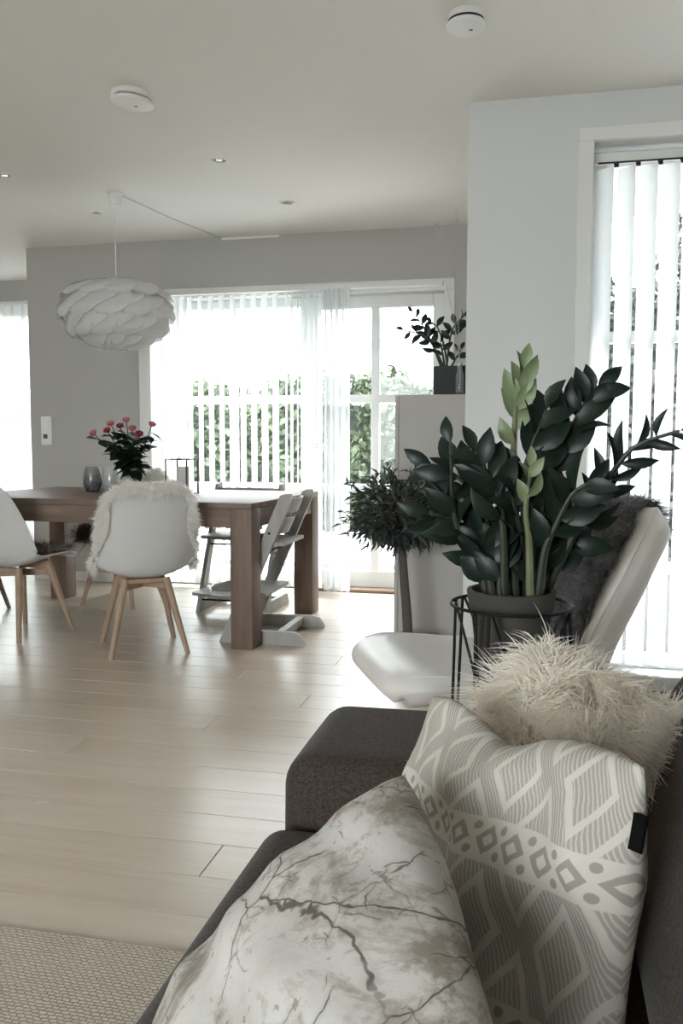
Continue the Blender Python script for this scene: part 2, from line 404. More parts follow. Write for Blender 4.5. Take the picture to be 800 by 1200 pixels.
while yy < YFF-.01:
    ya, yb = max(yy, YB), min(yy+PW, YFF)
    yc = (ya+yb)/2
    xr = XW1 if yc < YN else (XA if yc < YF else XL)
    off = (0, 1.3, .5, 1.8, .9, 2.2)[r % 6]+.13*((r*7) % 5)
    cuts = [XW0]+[x for x in np.arange(XW0-2.5+off, xr, 2.5) if XW0+.35 < x < xr-.35]+[xr]
    if yb-ya > .02:
        for a, b_ in zip(cuts[:-1], cuts[1:]): plank(float(a), float(b_), ya, yb)
    yy += PW; r += 1
b = MB(); b.box(XW0-.3, XW1+.3, YB-.3, YF, ZC, ZC+.25); b.box(XW0-.3, XL+.3, YF, YFF+.3, ZC+.06, ZC+.25)
struct(b.build('ceiling', M['ceiling'], smooth=0))
UX0, UX1, UZ1 = -2.728, -.620, 2.055          # garden window + door opening
DX0 = -1.580                                  # door leaf starts here
wall('wall_back', 'Y', YF, .28, XL, XA+.25, 0, ZC+.2, [(UX0, UX1, 0, UZ1)], M['wall'])
NX0, NX1, NZ0, NZ1 = .205, 1.75, .06, 2.275   # big window in near wall
wall('wall_right', 'Y', YN, .28, XA, XW1, 0, ZC, [(NX0, NX1, NZ0, NZ1)], M['wall_near'])
wall('wall_alcove', 'X', XA, .25, YN+.28, YF, 0, ZC, [], M['wall'])
wall('wall_side', 'X', XW1, .25, YB, YN+.28, 0, ZC, [], M['wall'])
LX0, LX1, LZ0, LZ1 = -5.45, -4.05, .12, 2.28
wall('wall_hall', 'Y', YFF, .25, XW0, XL+.3, 0, ZC+.25, [(LX0, LX1, LZ0, LZ1)], M['wall'])
wall('wall_passage', 'X', XL, .25, YF+.28, YFF, 0, ZC+.2, [], M['wall'])
wall('wall_left', 'X', XW0, -.25, YB, YFF+.25, 0, ZC+.25, [], M['wall'])
RX0, RX1 = -2.8, -.7
wall('wall_rear', 'Y', YB, -.25, XW0, XW1, 0, ZC, [(RX0, RX1, .45, 2.2)], M['wall'])
for nm, x0, x1, ya, yb in (('baseboard_back', XL, UX0-.1, YF-.014, YF), ('baseboard_alcove', UX1+.1, XA, YF-.014, YF),
                           ('baseboard_right', XA, NX0-.06, YN-.014, YN)):
    struct(MB().box(x0, x1, ya, yb, 0, .07, .004, 1).build(nm, M['trim']))
# trim around openings
def casing(name, x0, x1, z0, z1, wl, wr, wt, Y, proud=.018):
    b = MB(); b.box(x0-wl, x0, Y-proud, Y, 0, z1, .003, 1); b.box(x1, x1+wr, Y-proud, Y, 0, z1, .003, 1)
    b.box(x0-wl, x1+wr, Y-proud, Y, z1, z1+wt, .003, 1)
    return struct(b.build(name, M['trim']))
casing('trim_1', UX0, UX1, 0, UZ1, .095, .07, .075, YF)
casing('trim_2', NX0, NX1, NZ0, NZ1, .062, .062, .055, YN, .022)
casing('trim_3', LX0, LX1, LZ0, LZ1, .06, .06, .06, YFF)
# windows: an Empty with frame, muntins and single panes
def window(name, x0, x1, z0, z1, Y, xs, zs, fr=.06, mu=.05, bottom=None, depth=.06, axis='Y', parent=None):
    """panes between xs/zs cuts; axis 'Y' means glass parallel to the x axis"""
    e = parent or struct(empty(name))
    bt = bottom if bottom is not None else fr
    def bx(bb, a0, a1, y0, y1, q0, q1, bev=.004):
        if axis == 'Y': bb.box(a0, a1, y0, y1, q0, q1, bev, 1)
        else: bb.box(y0, y1, a0, a1, q0, q1, bev, 1)
    b = MB()
    bx(b, x0, x0+fr, Y, Y+depth, z0, z1); bx(b, x1-fr, x1, Y, Y+depth, z0, z1); bx(b, x0+fr, x1-fr, Y, Y+depth, z1-fr, z1); bx(b, x0+fr, x1-fr, Y, Y+depth, z0, z0+bt)
    b.build('window_frame', M['trim'], e)
    X = [x0+fr]+list(xs)+[x1-fr]; Z = [z0+bt]+list(zs)+[z1-fr]
    for x in xs:
        b = MB(); bx(b, x-mu/2, x+mu/2, Y+.008, Y+depth-.008, z0+bt, z1-fr); b.build('muntin', M['trim'], e)
    for z in zs:
        for i in range(len(X)-1):
            b = MB(); bx(b, X[i]+(mu/2 if i else 0), X[i+1]-(mu/2 if i < len(X)-2 else 0), Y+.008, Y+depth-.008, z-mu/2, z+mu/2); b.build('muntin', M['trim'], e)
    for i in range(len(X)-1):
        for j in range(len(Z)-1):
            b = MB(); ym = Y+depth/2
            a0, a1 = X[i]+(mu/2 if i else 0), X[i+1]-(mu/2 if i < len(X)-2 else 0); q0, q1 = Z[j]+(mu/2 if j else 0), Z[j+1]-(mu/2 if j < len(Z)-2 else 0)
            V = [(a0, ym, q0), (a1, ym, q0), (a1, ym, q1), (a0, ym, q1)] if axis == 'Y' else [(ym, a0, q0), (ym, a1, q0), (ym, a1, q1), (ym, a0, q1)]
            b.add(V, [(0, 1, 2, 3)]).build('pane', M['glass'], e, 0)
    return e
YG = YF+.10
window('window_1', UX0, DX0, 0, UZ1, YG, [-2.15], [.72, 1.347], .06, .058, .135)
d1 = struct(empty('door_1'))
window('door_1', DX0, UX1, .0, UZ1, YG, [-1.105], [.72, 1.347], .085, .058, .135, .06, 'Y', d1)
b = MB(); b.lathe([(.022, 0), (.022, .008), (.009, .010), (.009, .045)], 16, M=Matrix.Translation((DX0+.045, YG, 1.02)) @ Matrix.Rotation(PI/2, 4, 'X')); b.box(DX0+.035, DX0+.15, YG-.055, YG-.040, 1.012, 1.030, .005, 2)
b.build('door_handle', M['chrome'], d1)
struct(MB().box(DX0, UX1-.01, YF-.03, YG+.06, 0, .022, .004, 1).build('trim_4', M['threshold']))
window('window_2', NX0, NX1, NZ0, NZ1, YN+.14, [.98], [1.50], .06, .05)
window('window_3', LX0, LX1, LZ0, LZ1, YFF+.1, [(LX0+LX1)/2], [1.35], .06, .05)
window('window_4', RX0, RX1, .45, 2.2, YB-.15, [-1.75], [], .06, .06)
portal(((UX0+UX1)/2, YF+.26, UZ1/2), (-PI/2, 0, 0), UX1-UX0, UZ1)
portal(((NX0+NX1)/2, YN+.27, (NZ0+NZ1)/2), (-PI/2, 0, 0), NX1-NX0, NZ1-NZ0)
portal(((LX0+LX1)/2, YFF+.24, (LZ0+LZ1)/2), (-PI/2, 0, 0), LX1-LX0, LZ1-LZ0)
portal(((RX0+RX1)/2, YB-.24, 1.325), (PI/2, 0, 0), RX1-RX0, 1.75)

# ------------------------------------------------------------------ outside
struct(MB().box(-40, 40, YFF+.6, 60, -.25, -.10).build('terrace_ground', M['terrace'], smooth=0))
struct(MB().box(XL+.26, 40, YF+.28, YFF+.6, -.25, -.10).build('terrace_paving', M['terrace'], smooth=0))
struct(MB().box(-40, 40, -40, YB-.6, -.25, -.10).build('lawn_ground', M['terrace'], smooth=0))
struct(MB().box(-40, XW0-.3, YB-.6, YFF+.6, -.25, -.10).build('yard_ground', M['terrace'], smooth=0))
def leaf_cloud(P, Nn, size, name, m, parent, aspect=.5):
    n = len(P); d = rng.normal(size=(n, 3)); d += Nn*.7; d /= np.linalg.norm(d, axis=1)[:, None]
    t = np.cross(d, rng.normal(size=(n, 3))); t /= np.linalg.norm(t, axis=1)[:, None]; s = np.cross(d, t)
    L = size*rng.uniform(.6, 1.3, n)[:, None]
    V = np.stack([P-t*L*.5, P+s*L*aspect*.5, P+t*L*.5, P-s*L*aspect*.5], 1).reshape(-1, 3)
    me = bpy.data.meshes.new(name); me.vertices.add(4*n); me.vertices.foreach_set('co', V.ravel().astype(np.float32))
    me.loops.add(4*n); me.loops.foreach_set('vertex_index', np.arange(4*n, dtype=np.int32)); me.polygons.add(n)
    me.polygons.foreach_set('loop_start', np.arange(0, 4*n, 4, dtype=np.int32)); me.update(calc_edges=True); me.validate()
    o = link(name, me, m, parent); o['kind'] = 'stuff'; return o
def hedge(name, x0, x1, y, h, dep, n, label, m, hv=.15):
    e = empty(name, ((x0+x1)/2, y, -.10), 0, label, 'hedge')
    W = x1-x0; hh = h+.10
    b = MB(); b.box(-W/2+.15, W/2-.15, .12, dep, 0, hh-.30); b.build('core', M['dark_leaf'], e, 0)
    X = rng.uniform(-W/2, W/2, n); top = hh+hv*np.sin(X*2.1)*.6+hv*np.sin(X*5.3+1)*.5+rng.normal(0, .05, n)
    Z = np.where(rng.random(n) < .25, top-rng.random(n)*.18, rng.random(n)*top)
    Y = np.where(Z > top-.2, rng.uniform(0, dep, n), .05+.08*np.sin(X*7+Z*5)+rng.normal(0, .05, n))
    leaf_cloud(np.stack([X, Y, Z], 1), np.tile([0, -.7, .5], (n, 1)), .13, 'foliage', m, e)
    return e
M['dark_leaf'] = simple('hedge_inside', (.012, .018, .010), .9)
hedge('garden_hedge', -7.5, 1.2, 10.6, 1.80, .8, 15000, 'leafy green hedge outside the garden door', M['hedge'])
def tree(name, x, y, h, rad, n, label):
    e = empty(name, (x, y, -.10), 0, label, 'tree')
    MB().tube([(0, 0, 0), (.03, 0, h*.4), (0, .02, h*.9)], [.12, .09, .03], 8).build('trunk', M['bark'], e)
    d = rng.normal(size=(n, 3)); d /= np.linalg.norm(d, axis=1)[:, None]; rr = rng.uniform(.45, 1, n)**.5
    P = d*rr[:, None]*np.array([rad, rad, h*.42])+np.array([0, 0, h*.58]); P += rng.normal(0, .1, (n, 3))
    leaf_cloud(P, d, .17, 'foliage', M['conifer'], e); return e
hedge('tall_hedge', .15, 5.0, 8.7, 2.55, .9, 12000, 'tall dark hedge outside the window behind the lounge chair', M['conifer'], .25)
tree('garden_tree', 2.3, 11.4, 4.6, .9, 4000, 'dark leafy tree rising behind the tall hedge')
g = empty('white_garage', (-3, 14.5, -.1), 0, 'low white garden building beyond the hedge', 'building')
MB().box(-7, 7, 0, 4, 0, 2.75).build('wall', M['render'], g, 0)
MB().box(-7.3, 7.3, -.45, 4.4, 2.75, 3.0).build('fascia', M['roof'], g, 0)
MB().prism([(-.45, 3.0), (4.4, 3.0), (2.0, 3.5)], 14.4, Matrix.Rotation(PI/2, 4, 'Z')).build('roof', M['roof'], g, 0)

# ------------------------------------------------------------------ vertical blinds and curtains
def slat_mesh(wd, h, bow=.008, tw=0.0):
    b = MB(); n = 7; nz = 2
    b.grid(lambda i, j: (wd*(i-.5), bow*(1-(2*i-1)**2), h*j), n, nz)
    return b.mesh('slat', 180, False)
bl = empty('vertical_blind', (-1.64, YF-.06, 0), 0, 'white vertical slat blind hanging across the garden window and door', 'blind')
MB().box(-1.02, 1.02, -.025, .025, 2.075, 2.11, .004, 1).build('head_rail', M['trim'], bl)
sm = slat_mesh(.089, 2.035); 
def put_slat(me, par, x, y, z, ang):
    o = link('slat', me, M['slat'], par); o.location = (x, y, z); o.rotation_euler = (0, 0, ang); return o
x = -2.655
while x < -1.72:
    k = (x+2.655)/.93
    put_slat(sm, bl, x+1.64, 0, .03, (-.15 if x < -2.42 else -.80)+rng.normal(0, .03)); x += .079 if x >= -2.42 else .062
for i in range(11): put_slat(sm, bl, -1.70+i*.040+1.64, .0, .03, -1.15+.1*math.sin(i*2.3))
bl2 = empty('vertical_blind', (.97, YN+.07, 0), 0, 'white vertical slat blind in the window behind the lounge chair', 'blind')
MB().box(-.76, .76, -.02, .02, 2.205, 2.245, .003, 1).build('head_rail', M['trim'], bl2)
MB().box(-.745, .745, -.024, -.018, 2.200, 2.206).build('rail_slot', M['dark'], bl2)
sm2 = slat_mesh(.089, 2.10)
for i in range(17):
    x = -.715+i*.0868
    put_slat(sm2, bl2, x, 0, .09, -.73+rng.normal(0, .015))
    MB().box(x+.034, x+.054, -.004, .004, 2.190, 2.206).build('slot_gap_mark', M['dark'], bl2)  # dark block added in each gap, imitating the view into the dark rail slot
# sheer curtain in the hall window
def curtain(name, x0, x1, Y, z0, z1, waves, amp, label):
    b = MB(); n = waves*8+1
    b.grid(lambda i, j: (x0+(x1-x0)*i, Y+amp*math.sin(i*waves*2*PI)*(.6+.4*(1-j))+.3*amp*math.sin(i*waves*4.7), z0+(z1-z0)*j), n, 10)
    return tag(b.build(name, M['sheer'], None, 180, False), label, 'curtain')
curtain('sheer_curtain', LX0+.02, LX1-.02, YFF-.05, .04, 2.30, 15, .025, 'white sheer curtain at the hall window past the grey wall')
tag(MB().tube([(LX0-.05, YFF-.05, 2.315), (LX1+.05, YFF-.05, 2.315)], .009, 8).build('curtain_rod', M['trim']), 'thin white rod carrying the hall window curtain', 'curtain rod')
# gathered sheer beside the garden door
curtain('sheer_curtain', -1.42, -1.235, YF-.12, .02, 2.07, 4, .022, 'gathered white sheer panel hanging beside the garden door')

# ------------------------------------------------------------------ ceiling fittings
def spot(px, py, label):
    v = ray(px, py); P = np.array([0, 0, CAMH])+v*((ZC-CAMH)/v[2])
    e = empty('ceiling_downlight', (P[0], P[1], ZC), 0, label, 'ceiling light', 'recessed ceiling downlights')
    MB().lathe([(.030, -.001), (.034, -.006), (.042, -.005), (.046, 0)], 28).build('ring', M['white_plastic'], e)
    MB().lathe([(.0, -.0005), (.030, -.001)], 20).build('lamp_face', M['dark'], e); MB().lathe([(0, -.004), (.017, -.004), (.020, -.001)], 16).build('bulb', M['chrome'], e)
spot(257, 187, 'small recessed downlight next to the round chrome-rimmed ceiling alarm')
spot(336, 237, 'small recessed downlight nearest the garden door')
spot(113, 249, 'small recessed downlight above the white pendant lamp')
spot(5, 205, 'small recessed downlight farthest from the window wall')
def alarm(px, py, r, tilt, label, ring, cap, sx=0):
    v = ray(px, py); P = np.array([0, 0, CAMH])+v*((ZC-CAMH)/v[2])
    e = empty('smoke_alarm', (P[0], P[1], ZC), 0, label, 'smoke alarm')
    MB().lathe([(r*.86, 0), (r*.86, -.024)], 36).build('base_plate', M['white_plastic'], e)
    T = Matrix.Translation((sx, 0, -.024)) @ Matrix.Rotation(tilt, 4, 'Y')
    MB().lathe([(r*.9, .002), (r*.94, -.007)], 36, M=T).build('vent_ring', ring, e)
    MB().lathe([(r*.94, -.007), (r, -.012), (r*.98, -.020), (r*.75, -.030), (0, -.033)], 36, M=T).build('cover', cap, e)
    b = MB(); b.box(-.006, .006, -.002, .002, -.036, -.031, M=T @ Matrix.Translation((r*.25, -r*.1, .002))); b.build('test_mark', M['dark'], e)
alarm(152, 109, .088, .10, 'round white ceiling alarm with a tilted chrome-rimmed cover', M['chrome'], M['white_plastic'], .012)
alarm(546, 16, .066, 0, 'round white smoke alarm with a black vent ring near the wall corner', M['dark'], M['white_plastic'])
# pendant lamp
PX, PY, PZ = -2.395, 4.66, 1.785
pl = empty('pendant_lamp', (PX, PY, ZC), 0, 'white layered-sheet pendant lamp hanging above the dining table', 'pendant lamp')
MB().lathe([(.042, 0), (.044, -.012), (.036, -.02), (.034, -.075), (.022, -.085), (0, -.085)], 28).build('ceiling_cup', M['white_plastic'], pl)
MB().tube([(0, 0, -.08), (0, 0, PZ-ZC+.10)], .003, 6).build('cord', M['white_plastic'], pl)
MB().lathe([(0, .11), (.02, .11), (.024, .02), (.02, 0), (0, 0)], 16, (0, 0, PZ-ZC)).build('lamp_holder', M['white_plastic'], pl)
MB().lathe([(0, 0), (.02, -.005), (.04, -.05), (.035, -.08), (0, -.095)], 16, (0, 0, PZ-ZC)).build('bulb', M['wax'], pl)
wp = [(0.03, 0, -.006)]; we = np.array([-2.179-PX, 5.80-PY, -.006])
MB().tube([(.03, .02, -.01), (we[0]*.5, we[1]*.5, -.012), tuple(we)], .0025, 5).build('ceiling_cable', M['roof'], pl)
MB().box(we[0], we[0]+.42, we[1]+.008, we[1]+.026, -.020, -.003, .003, 1).build('cable_duct', M['white_plastic'], pl)
NBL = 13
def petal_mesh(t0, t1, wid, rad, skew):
    b = MB(); nu, nv = 15, 17
    def fn(i, j):
        x = 2*i-1; th = t0+(t1-t0)*(j*(1-.20*x*x)+.02*math.sin(8*i))
        ph = x*wid*(1-.25*j**3)+skew*math.sin(j*PI*1.15)
        lift = .020*j**2.5+.034*max(0, i-.35)**2*j+.006*math.sin(j*9+i*2)
        R, H = rad+lift, .195+lift*.55
        return (R*math.sin(th)**.80*math.cos(ph), R*math.sin(th)**.80*math.sin(ph), H*math.cos(th))
    b.grid(fn, nu, nv); return b.mesh('shade_petal', 180, False)
for tier, (t0, t1, wid, rad, sk) in enumerate(((.06, 1.20, .40, .330, .16), (.78, 1.78, .36, .312, .20), (1.42, 2.36, .36, .300, .20), (2.0, 3.02, .42, .285, .2))):
    pm = petal_mesh(t0, t1, wid, rad, sk)
    for k in range(NBL):
        o = link('shade_petal', pm, M['lampshade'], pl); o.location = (0, 0, PZ-ZC); o.rotation_euler = (0, 0, 2*PI*(k+.5*(tier % 2)+.13*tier)/NBL)

# wall switch and thermostat
sw = empty('wall_thermostat', (-3.585, YF, 1.02), 0, 'white light switch above a small thermostat on the grey wall', 'switch')
MB().box(-.043, .043, -.012, 0, 0, .215, .004, 2).build('plate', M['white_plastic'], sw)
MB().box(-.028, .028, -.02, -.011, .115, .185, .003, 2).build('rocker', M['white_plastic'], sw)
MB().box(-.030, .030, -.022, -.011, .015, .095, .004, 2).build('thermostat', M['white_plastic'], sw)
MB().box(-.017, .017, -.0235, -.0215, .048, .080).build('display', M['lcd'], sw)

# ------------------------------------------------------------------ dining table
TR = -.0699; TX, TY, TL, TW, TH = -1.379, 4.061, 1.85, 1.06, .743
tb = empty('dining_table', (TX, TY, 0), TR, 'chunky light oak dining table with square corner legs', 'table')
LG = .118
MB().box(-TL, 0, 0, TW, TH-.030, TH, .003, 2).build('tabletop', M['oak'], tb)
for x0 in (-TL, -LG):
    for yy0 in (0, TW-LG): MB().box(x0, x0+LG, yy0, yy0+LG, 0, TH-.0305, .003, 2).build('leg', M['oak_leg'], tb)
for yy0 in (.006, TW-.031): MB().box(-TL+LG, -LG, yy0, yy0+.025, TH-.125, TH-.0305, .002, 1).build('apron', M['oak'], tb)
for x0 in (-TL+.006, -.031): MB().box(x0, x0+.025, LG, TW-LG, TH-.125, TH-.0305, .002, 1).build('apron', M['oak'], tb)

# ------------------------------------------------------------------ fur
def sample_surface(V, Q, n):
    V = np.array(V, float); T = []
    for q in Q:
        for k in range(1, len(q)-1): T.append((q[0], q[k], q[k+1]))
    T = np.array(T); A, B_, Cc = V[T[:, 0]], V[T[:, 1]], V[T[:, 2]]; cn = np.cross(B_-A, Cc-A); ar = np.linalg.norm(cn, axis=1)
    idx = rng.choice(len(T), n, p=ar/ar.sum()); u, v = rng.random(n), rng.random(n); f = u+v > 1; u[f], v[f] = 1-u[f], 1-v[f]
    return A[idx]+(B_-A)[idx]*u[:, None]+(Cc-A)[idx]*v[:, None], cn[idx]/(ar[idx][:, None]+1e-12)
def strands(name, P, Nn, length, width, m, parent, comb=(0, 0, 0), jit=.35, droop=.25, clump=.5, segs=4, lvar=.5):
    n = len(P); L = length*(1-lvar*rng.random(n))
    cell = np.floor(P/(length*.35)).astype(np.int64); h = (cell[:, 0]*73856093 ^ cell[:, 1]*19349663 ^ cell[:, 2]*83492791) % 4096
    tab = rng.normal(size=(4096, 3)); cl = tab[h]*clump
    D = Nn+np.array(comb)+cl*.6+rng.normal(size=(n, 3))*jit; D /= np.linalg.norm(D, axis=1)[:, None]
    # keep strands on the outside
    dn = (D*Nn).sum(1); D = D+Nn*np.clip(.18-dn, 0, None)[:, None]; D /= np.linalg.norm(D, axis=1)[:, None]
    S = np.cross(D, rng.normal(size=(n, 3))); S /= np.linalg.norm(S, axis=1)[:, None]
    bend = rng.normal(size=(n, 3))*.25+cl*.5
    rows = []; k = segs
    for i in range(k+1):
        t = i/k; c = P+D*(L*t)[:, None]+(bend*.5+np.array([0, 0, -droop]))*(L*t*t)[:, None]
        wd = width*(1-t)**.7*.5
        if i < k: rows += [c-S*wd, c+S*wd]
        else: rows += [c]
    V = np.stack(rows, 1).reshape(-1, 3); nv = 2*k+1; base = np.arange(n)*nv
    quads = np.concatenate([np.stack([base+2*i, base+2*i+1, base+2*i+3, base+2*i+2], 1) for i in range(k-1)], 0)
    tris = np.stack([base+2*k-2, base+2*k-1, base+2*k], 1)
    loops = np.concatenate([quads.ravel(), tris.ravel()]).astype(np.int32)
    starts = np.concatenate([np.arange(len(quads))*4, len(quads)*4+np.arange(n)*3]).astype(np.int32)
    me = bpy.data.meshes.new(name); me.vertices.add(len(V)); me.vertices.foreach_set('co', V.ravel().astype(np.float32))
    me.loops.add(len(loops)); me.loops.foreach_set('vertex_index', loops); me.polygons.add(len(starts)); me.polygons.foreach_set('loop_start', starts)
    me.update(calc_edges=True); me.shade_smooth()
    o = link(name, me, m, parent); o['kind'] = 'stuff'; return o

# ------------------------------------------------------------------ dining chairs (local: facing +x, width along y)
CP = np.array([[.225, .408, .185, .000], [.205, .430, .212, .006], [.13, .430, .228, .022], [.03, .408, .238, .045], [-.07, .386, .240, .065],
               [-.145, .398, .240, .085], [-.195, .470, .238, .095], [-.225, .575, .232, .085], [-.252, .680, .220, .062], [-.276, .770, .198, .040], [-.293, .825, .152, .022], [-.300, .842, .100, .016]])
CPf = cr(CP, 221)
def shell_pt(u, v):
    t = min(max(v, 0), 1)*220; i = min(int(t), 219); a, b = CPf[i], CPf[i+1]; q = a+(b-a)*(t-i)
    tg = CPf[min(i+4, 220)]-CPf[max(i-3, 0)]; nx, nz = tg[1], -tg[0]; l = math.hypot(nx, nz); nx, nz = nx/l, nz/l     # inner side normal
    e = q[3]*abs(u)**2.3
    return np.array([q[0]+nx*e, u*q[2], q[1]+nz*e])
def shell_n(u, v):
    d = .01; v = min(max(v, .012), .988); u = max(min(u, .98), -.98)
    n = np.cross(shell_pt(u, v+d)-shell_pt(u, v-d), shell_pt(u+d, v)-shell_pt(u-d, v)); return -n/np.linalg.norm(n) if False else n/np.linalg.norm(n)
_n = shell_n(0, .3); NS = 1 if _n[2] > 0 else -1
def make_chair(loc, rz, label, group):
    e = empty('dining_chair', loc, rz, label, 'chair', group)
    b = MB(); nu, nv = 19, 37
    V = []
    for side in (0, 1):
        for j in range(nv):
            for i in range(nu):
                u, v = -1+2*i/(nu-1), j/(nv-1); p_ = shell_pt(u, v); V.append(p_ if side == 0 else p_-NS*shell_n(u, v)*.007)
    K = nu*nv; Fc = []
    for j in range(nv-1):
        for i in range(nu-1):
            a = j*nu+i; Fc += [(a, a+1, a+nu+1, a+nu), (K+a, K+a+nu, K+a+nu+1, K+a+1)]
    ring = [i for i in range(nu)]+[j*nu+nu-1 for j in range(1, nv)]+[(nv-1)*nu+i for i in range(nu-2, -1, -1)]+[j*nu for j in range(nv-2, 0, -1)]
    for a, c in zip(ring, ring[1:]+ring[:1]): Fc.append((a, K+a, K+c, c))
    b.add(V, Fc).build('seat_shell', M['shell'], e, 60)
    for sx in (-1, 1):
        for sy in (-1, 1):
            top = np.array([sx*.098, sy*.098, .395 if sx > 0 else .372]); bot = np.array([sx*.187, sy*.187, 0])
            m_ = MB(); dr = (bot-top); dr /= np.linalg.norm(dr); t1 = np.array([sx, -sy, 0])/math.sqrt(2); t2 = np.cross(dr, t1)
            V = []
            for P_, a, c in ((top, .023, .017), (bot, .0125, .0125)):
                for k in range(12):
                    an = 2*PI*k/12; V.append(P_+t1*c*math.cos(an)*(1.1)+t2*a*math.sin(an))
            for k in range(12): V[12+k][2] = 0.0
            m_.add(V, [(k, (k+1) % 12, 12+(k+1) % 12, 12+k) for k in range(12)]+[tuple(range(11, -1, -1)), tuple(range(12, 24))]).build('leg', M['beech'], e, 50)
    for s in (-1, 1):
        Mx = Matrix.Rotation(s*PI/4, 4, 'Z')
        MB().box(-.138, .138, -.012, .012, .318+.0005*s, .352+.0005*s, .003, 1, Mx).build('brace', M['beech'], e)
    for sx in (-1, 1): MB().box(sx*.09-.02, sx*.09+.02, -.10, .10, .350, .402 if sx > 0 else .374, .003, 1).build('mount', M['beech'], e)
    return e
def make_skin(loc, rz, u1, v0, v1, mat_, n, length, label, name='sheepskin', width=.003, off=.014):
    """skin laid in the shell: folds over the rim where |u|>1 or v>1 or v<0"""
    e = empty(name, loc, rz, label, 'sheepskin')
    def pt(u, v):
        uc = max(-1, min(1, u)); vc = max(0, min(1, v)); ou = abs(u)-1 if abs(u) > 1 else 0; ov = v-1 if v > 1 else (-v if v < 0 else 0)
        o_ = max(ou*1.0, ov*2.2)
        # fold: come back on the outer side
        uf = math.copysign(1-max(0, ou-.06), u) if ou > 0 else u
        vf = 1-max(0, ov-.03) if v > 1 else (max(0, ov-.03)*.9 if v < 0 else v)
        P = shell_pt(uf, vf); N_ = NS*shell_n(uf, vf)
        k = min(1, o_/.08) if o_ > 0 else 0
        P = P+N_*(off*(1-k)-(.007+off)*k)
        bulge = math.sin(min(1, o_/.08)*PI)*.014 if 0 < o_ < .08 else 0
        if ou > 0: P = P+np.array([0, math.copysign(1, u), 0])*(bulge+.006*(k))
        if v > 1: P = P+np.array([0, 0, 1])*(bulge+.010*k*max(0, 1-ov*8))
        if v < 0: P = P+np.array([1, 0, 0])*bulge
        return P
    b = MB(); nu, nv = 33, 41
    def fn(i, j):
        v = v0+(v1-v0)*j
        uu = u1*(1+.07*math.sin(v*9+1)+.05*math.sin(v*21)) if u1 > 1 else u1*(1-.25*(2*j-1)**4)
        vv = v+(.02*math.sin(i*17) if (v1 > 1 and j > .9) else 0)
        return pt((2*i-1)*uu, vv)
    b.grid(fn, nu, nv)
    V, Q = b.v, b.f
    P_, N_ = sample_surface(V, Q, n)
    # side of the hide that shows
    ctr = np.array(V).reshape(nv, nu, 3); gu = ctr[nv//2, nu//2+1]-ctr[nv//2, nu//2]; gv = ctr[nv//2+1, nu//2]-ctr[nv//2, nu//2]
    jm = (v0+(v1-v0)*.5); want = NS*shell_n(0, min(max(jm, .02), .98)); s = np.sign(np.cross(gu, gv) @ want)
    b.build('hide', mat_, e, 180, False)
    strands('pile', P_, N_*s, length, width, mat_, e, (0, 0, -.15), .45, .35, .7, 3)
    return e
gA, gB, gC, gD = (-2.745, 4.165), (-1.935, 3.985), (-2.62, 5.11), (-3.40, 4.56)
GRP = 'white shell dining chairs'
rzA, rzB, rzC, rzD = PI/2-.27, PI/2+.60, -PI/2-.10, .05
make_chair((*gA, 0), rzA, 'white shell chair with a taupe fur seat pad, beside the oak table', GRP)
make_chair((*gB, 0), rzB, 'white shell chair with cream sheepskin folded over its backrest', GRP)
make_chair((*gC, 0), rzC, 'white shell chair behind the rose vase, across the table', GRP)
make_chair((*gD, 0), rzD, 'white shell chair at the head of the oak table, behind the fur-padded chair', GRP)
make_skin((*gA, 0), rzA, .86, .06, .46, M['fur_taupe'], 8000, .065, 'taupe sheepskin pad lying on a white chair seat')
make_skin((*gB, 0), rzB, 1.19, -.12, 1.17, M['fur_white'], 30000, .032, 'cream sheepskin draped over the back of the white shell chair')
make_skin((*gC, 0), rzC, 1.12, .55, 1.12, M['fur_white'], 13000, .036, 'cream sheepskin over the chair behind the rose vase')
make_skin((*gC, 0), rzC, .97, .03, .44, M['fur_brown'], 10000, .09, 'brown fur pad on the seat across the table', off=.034)

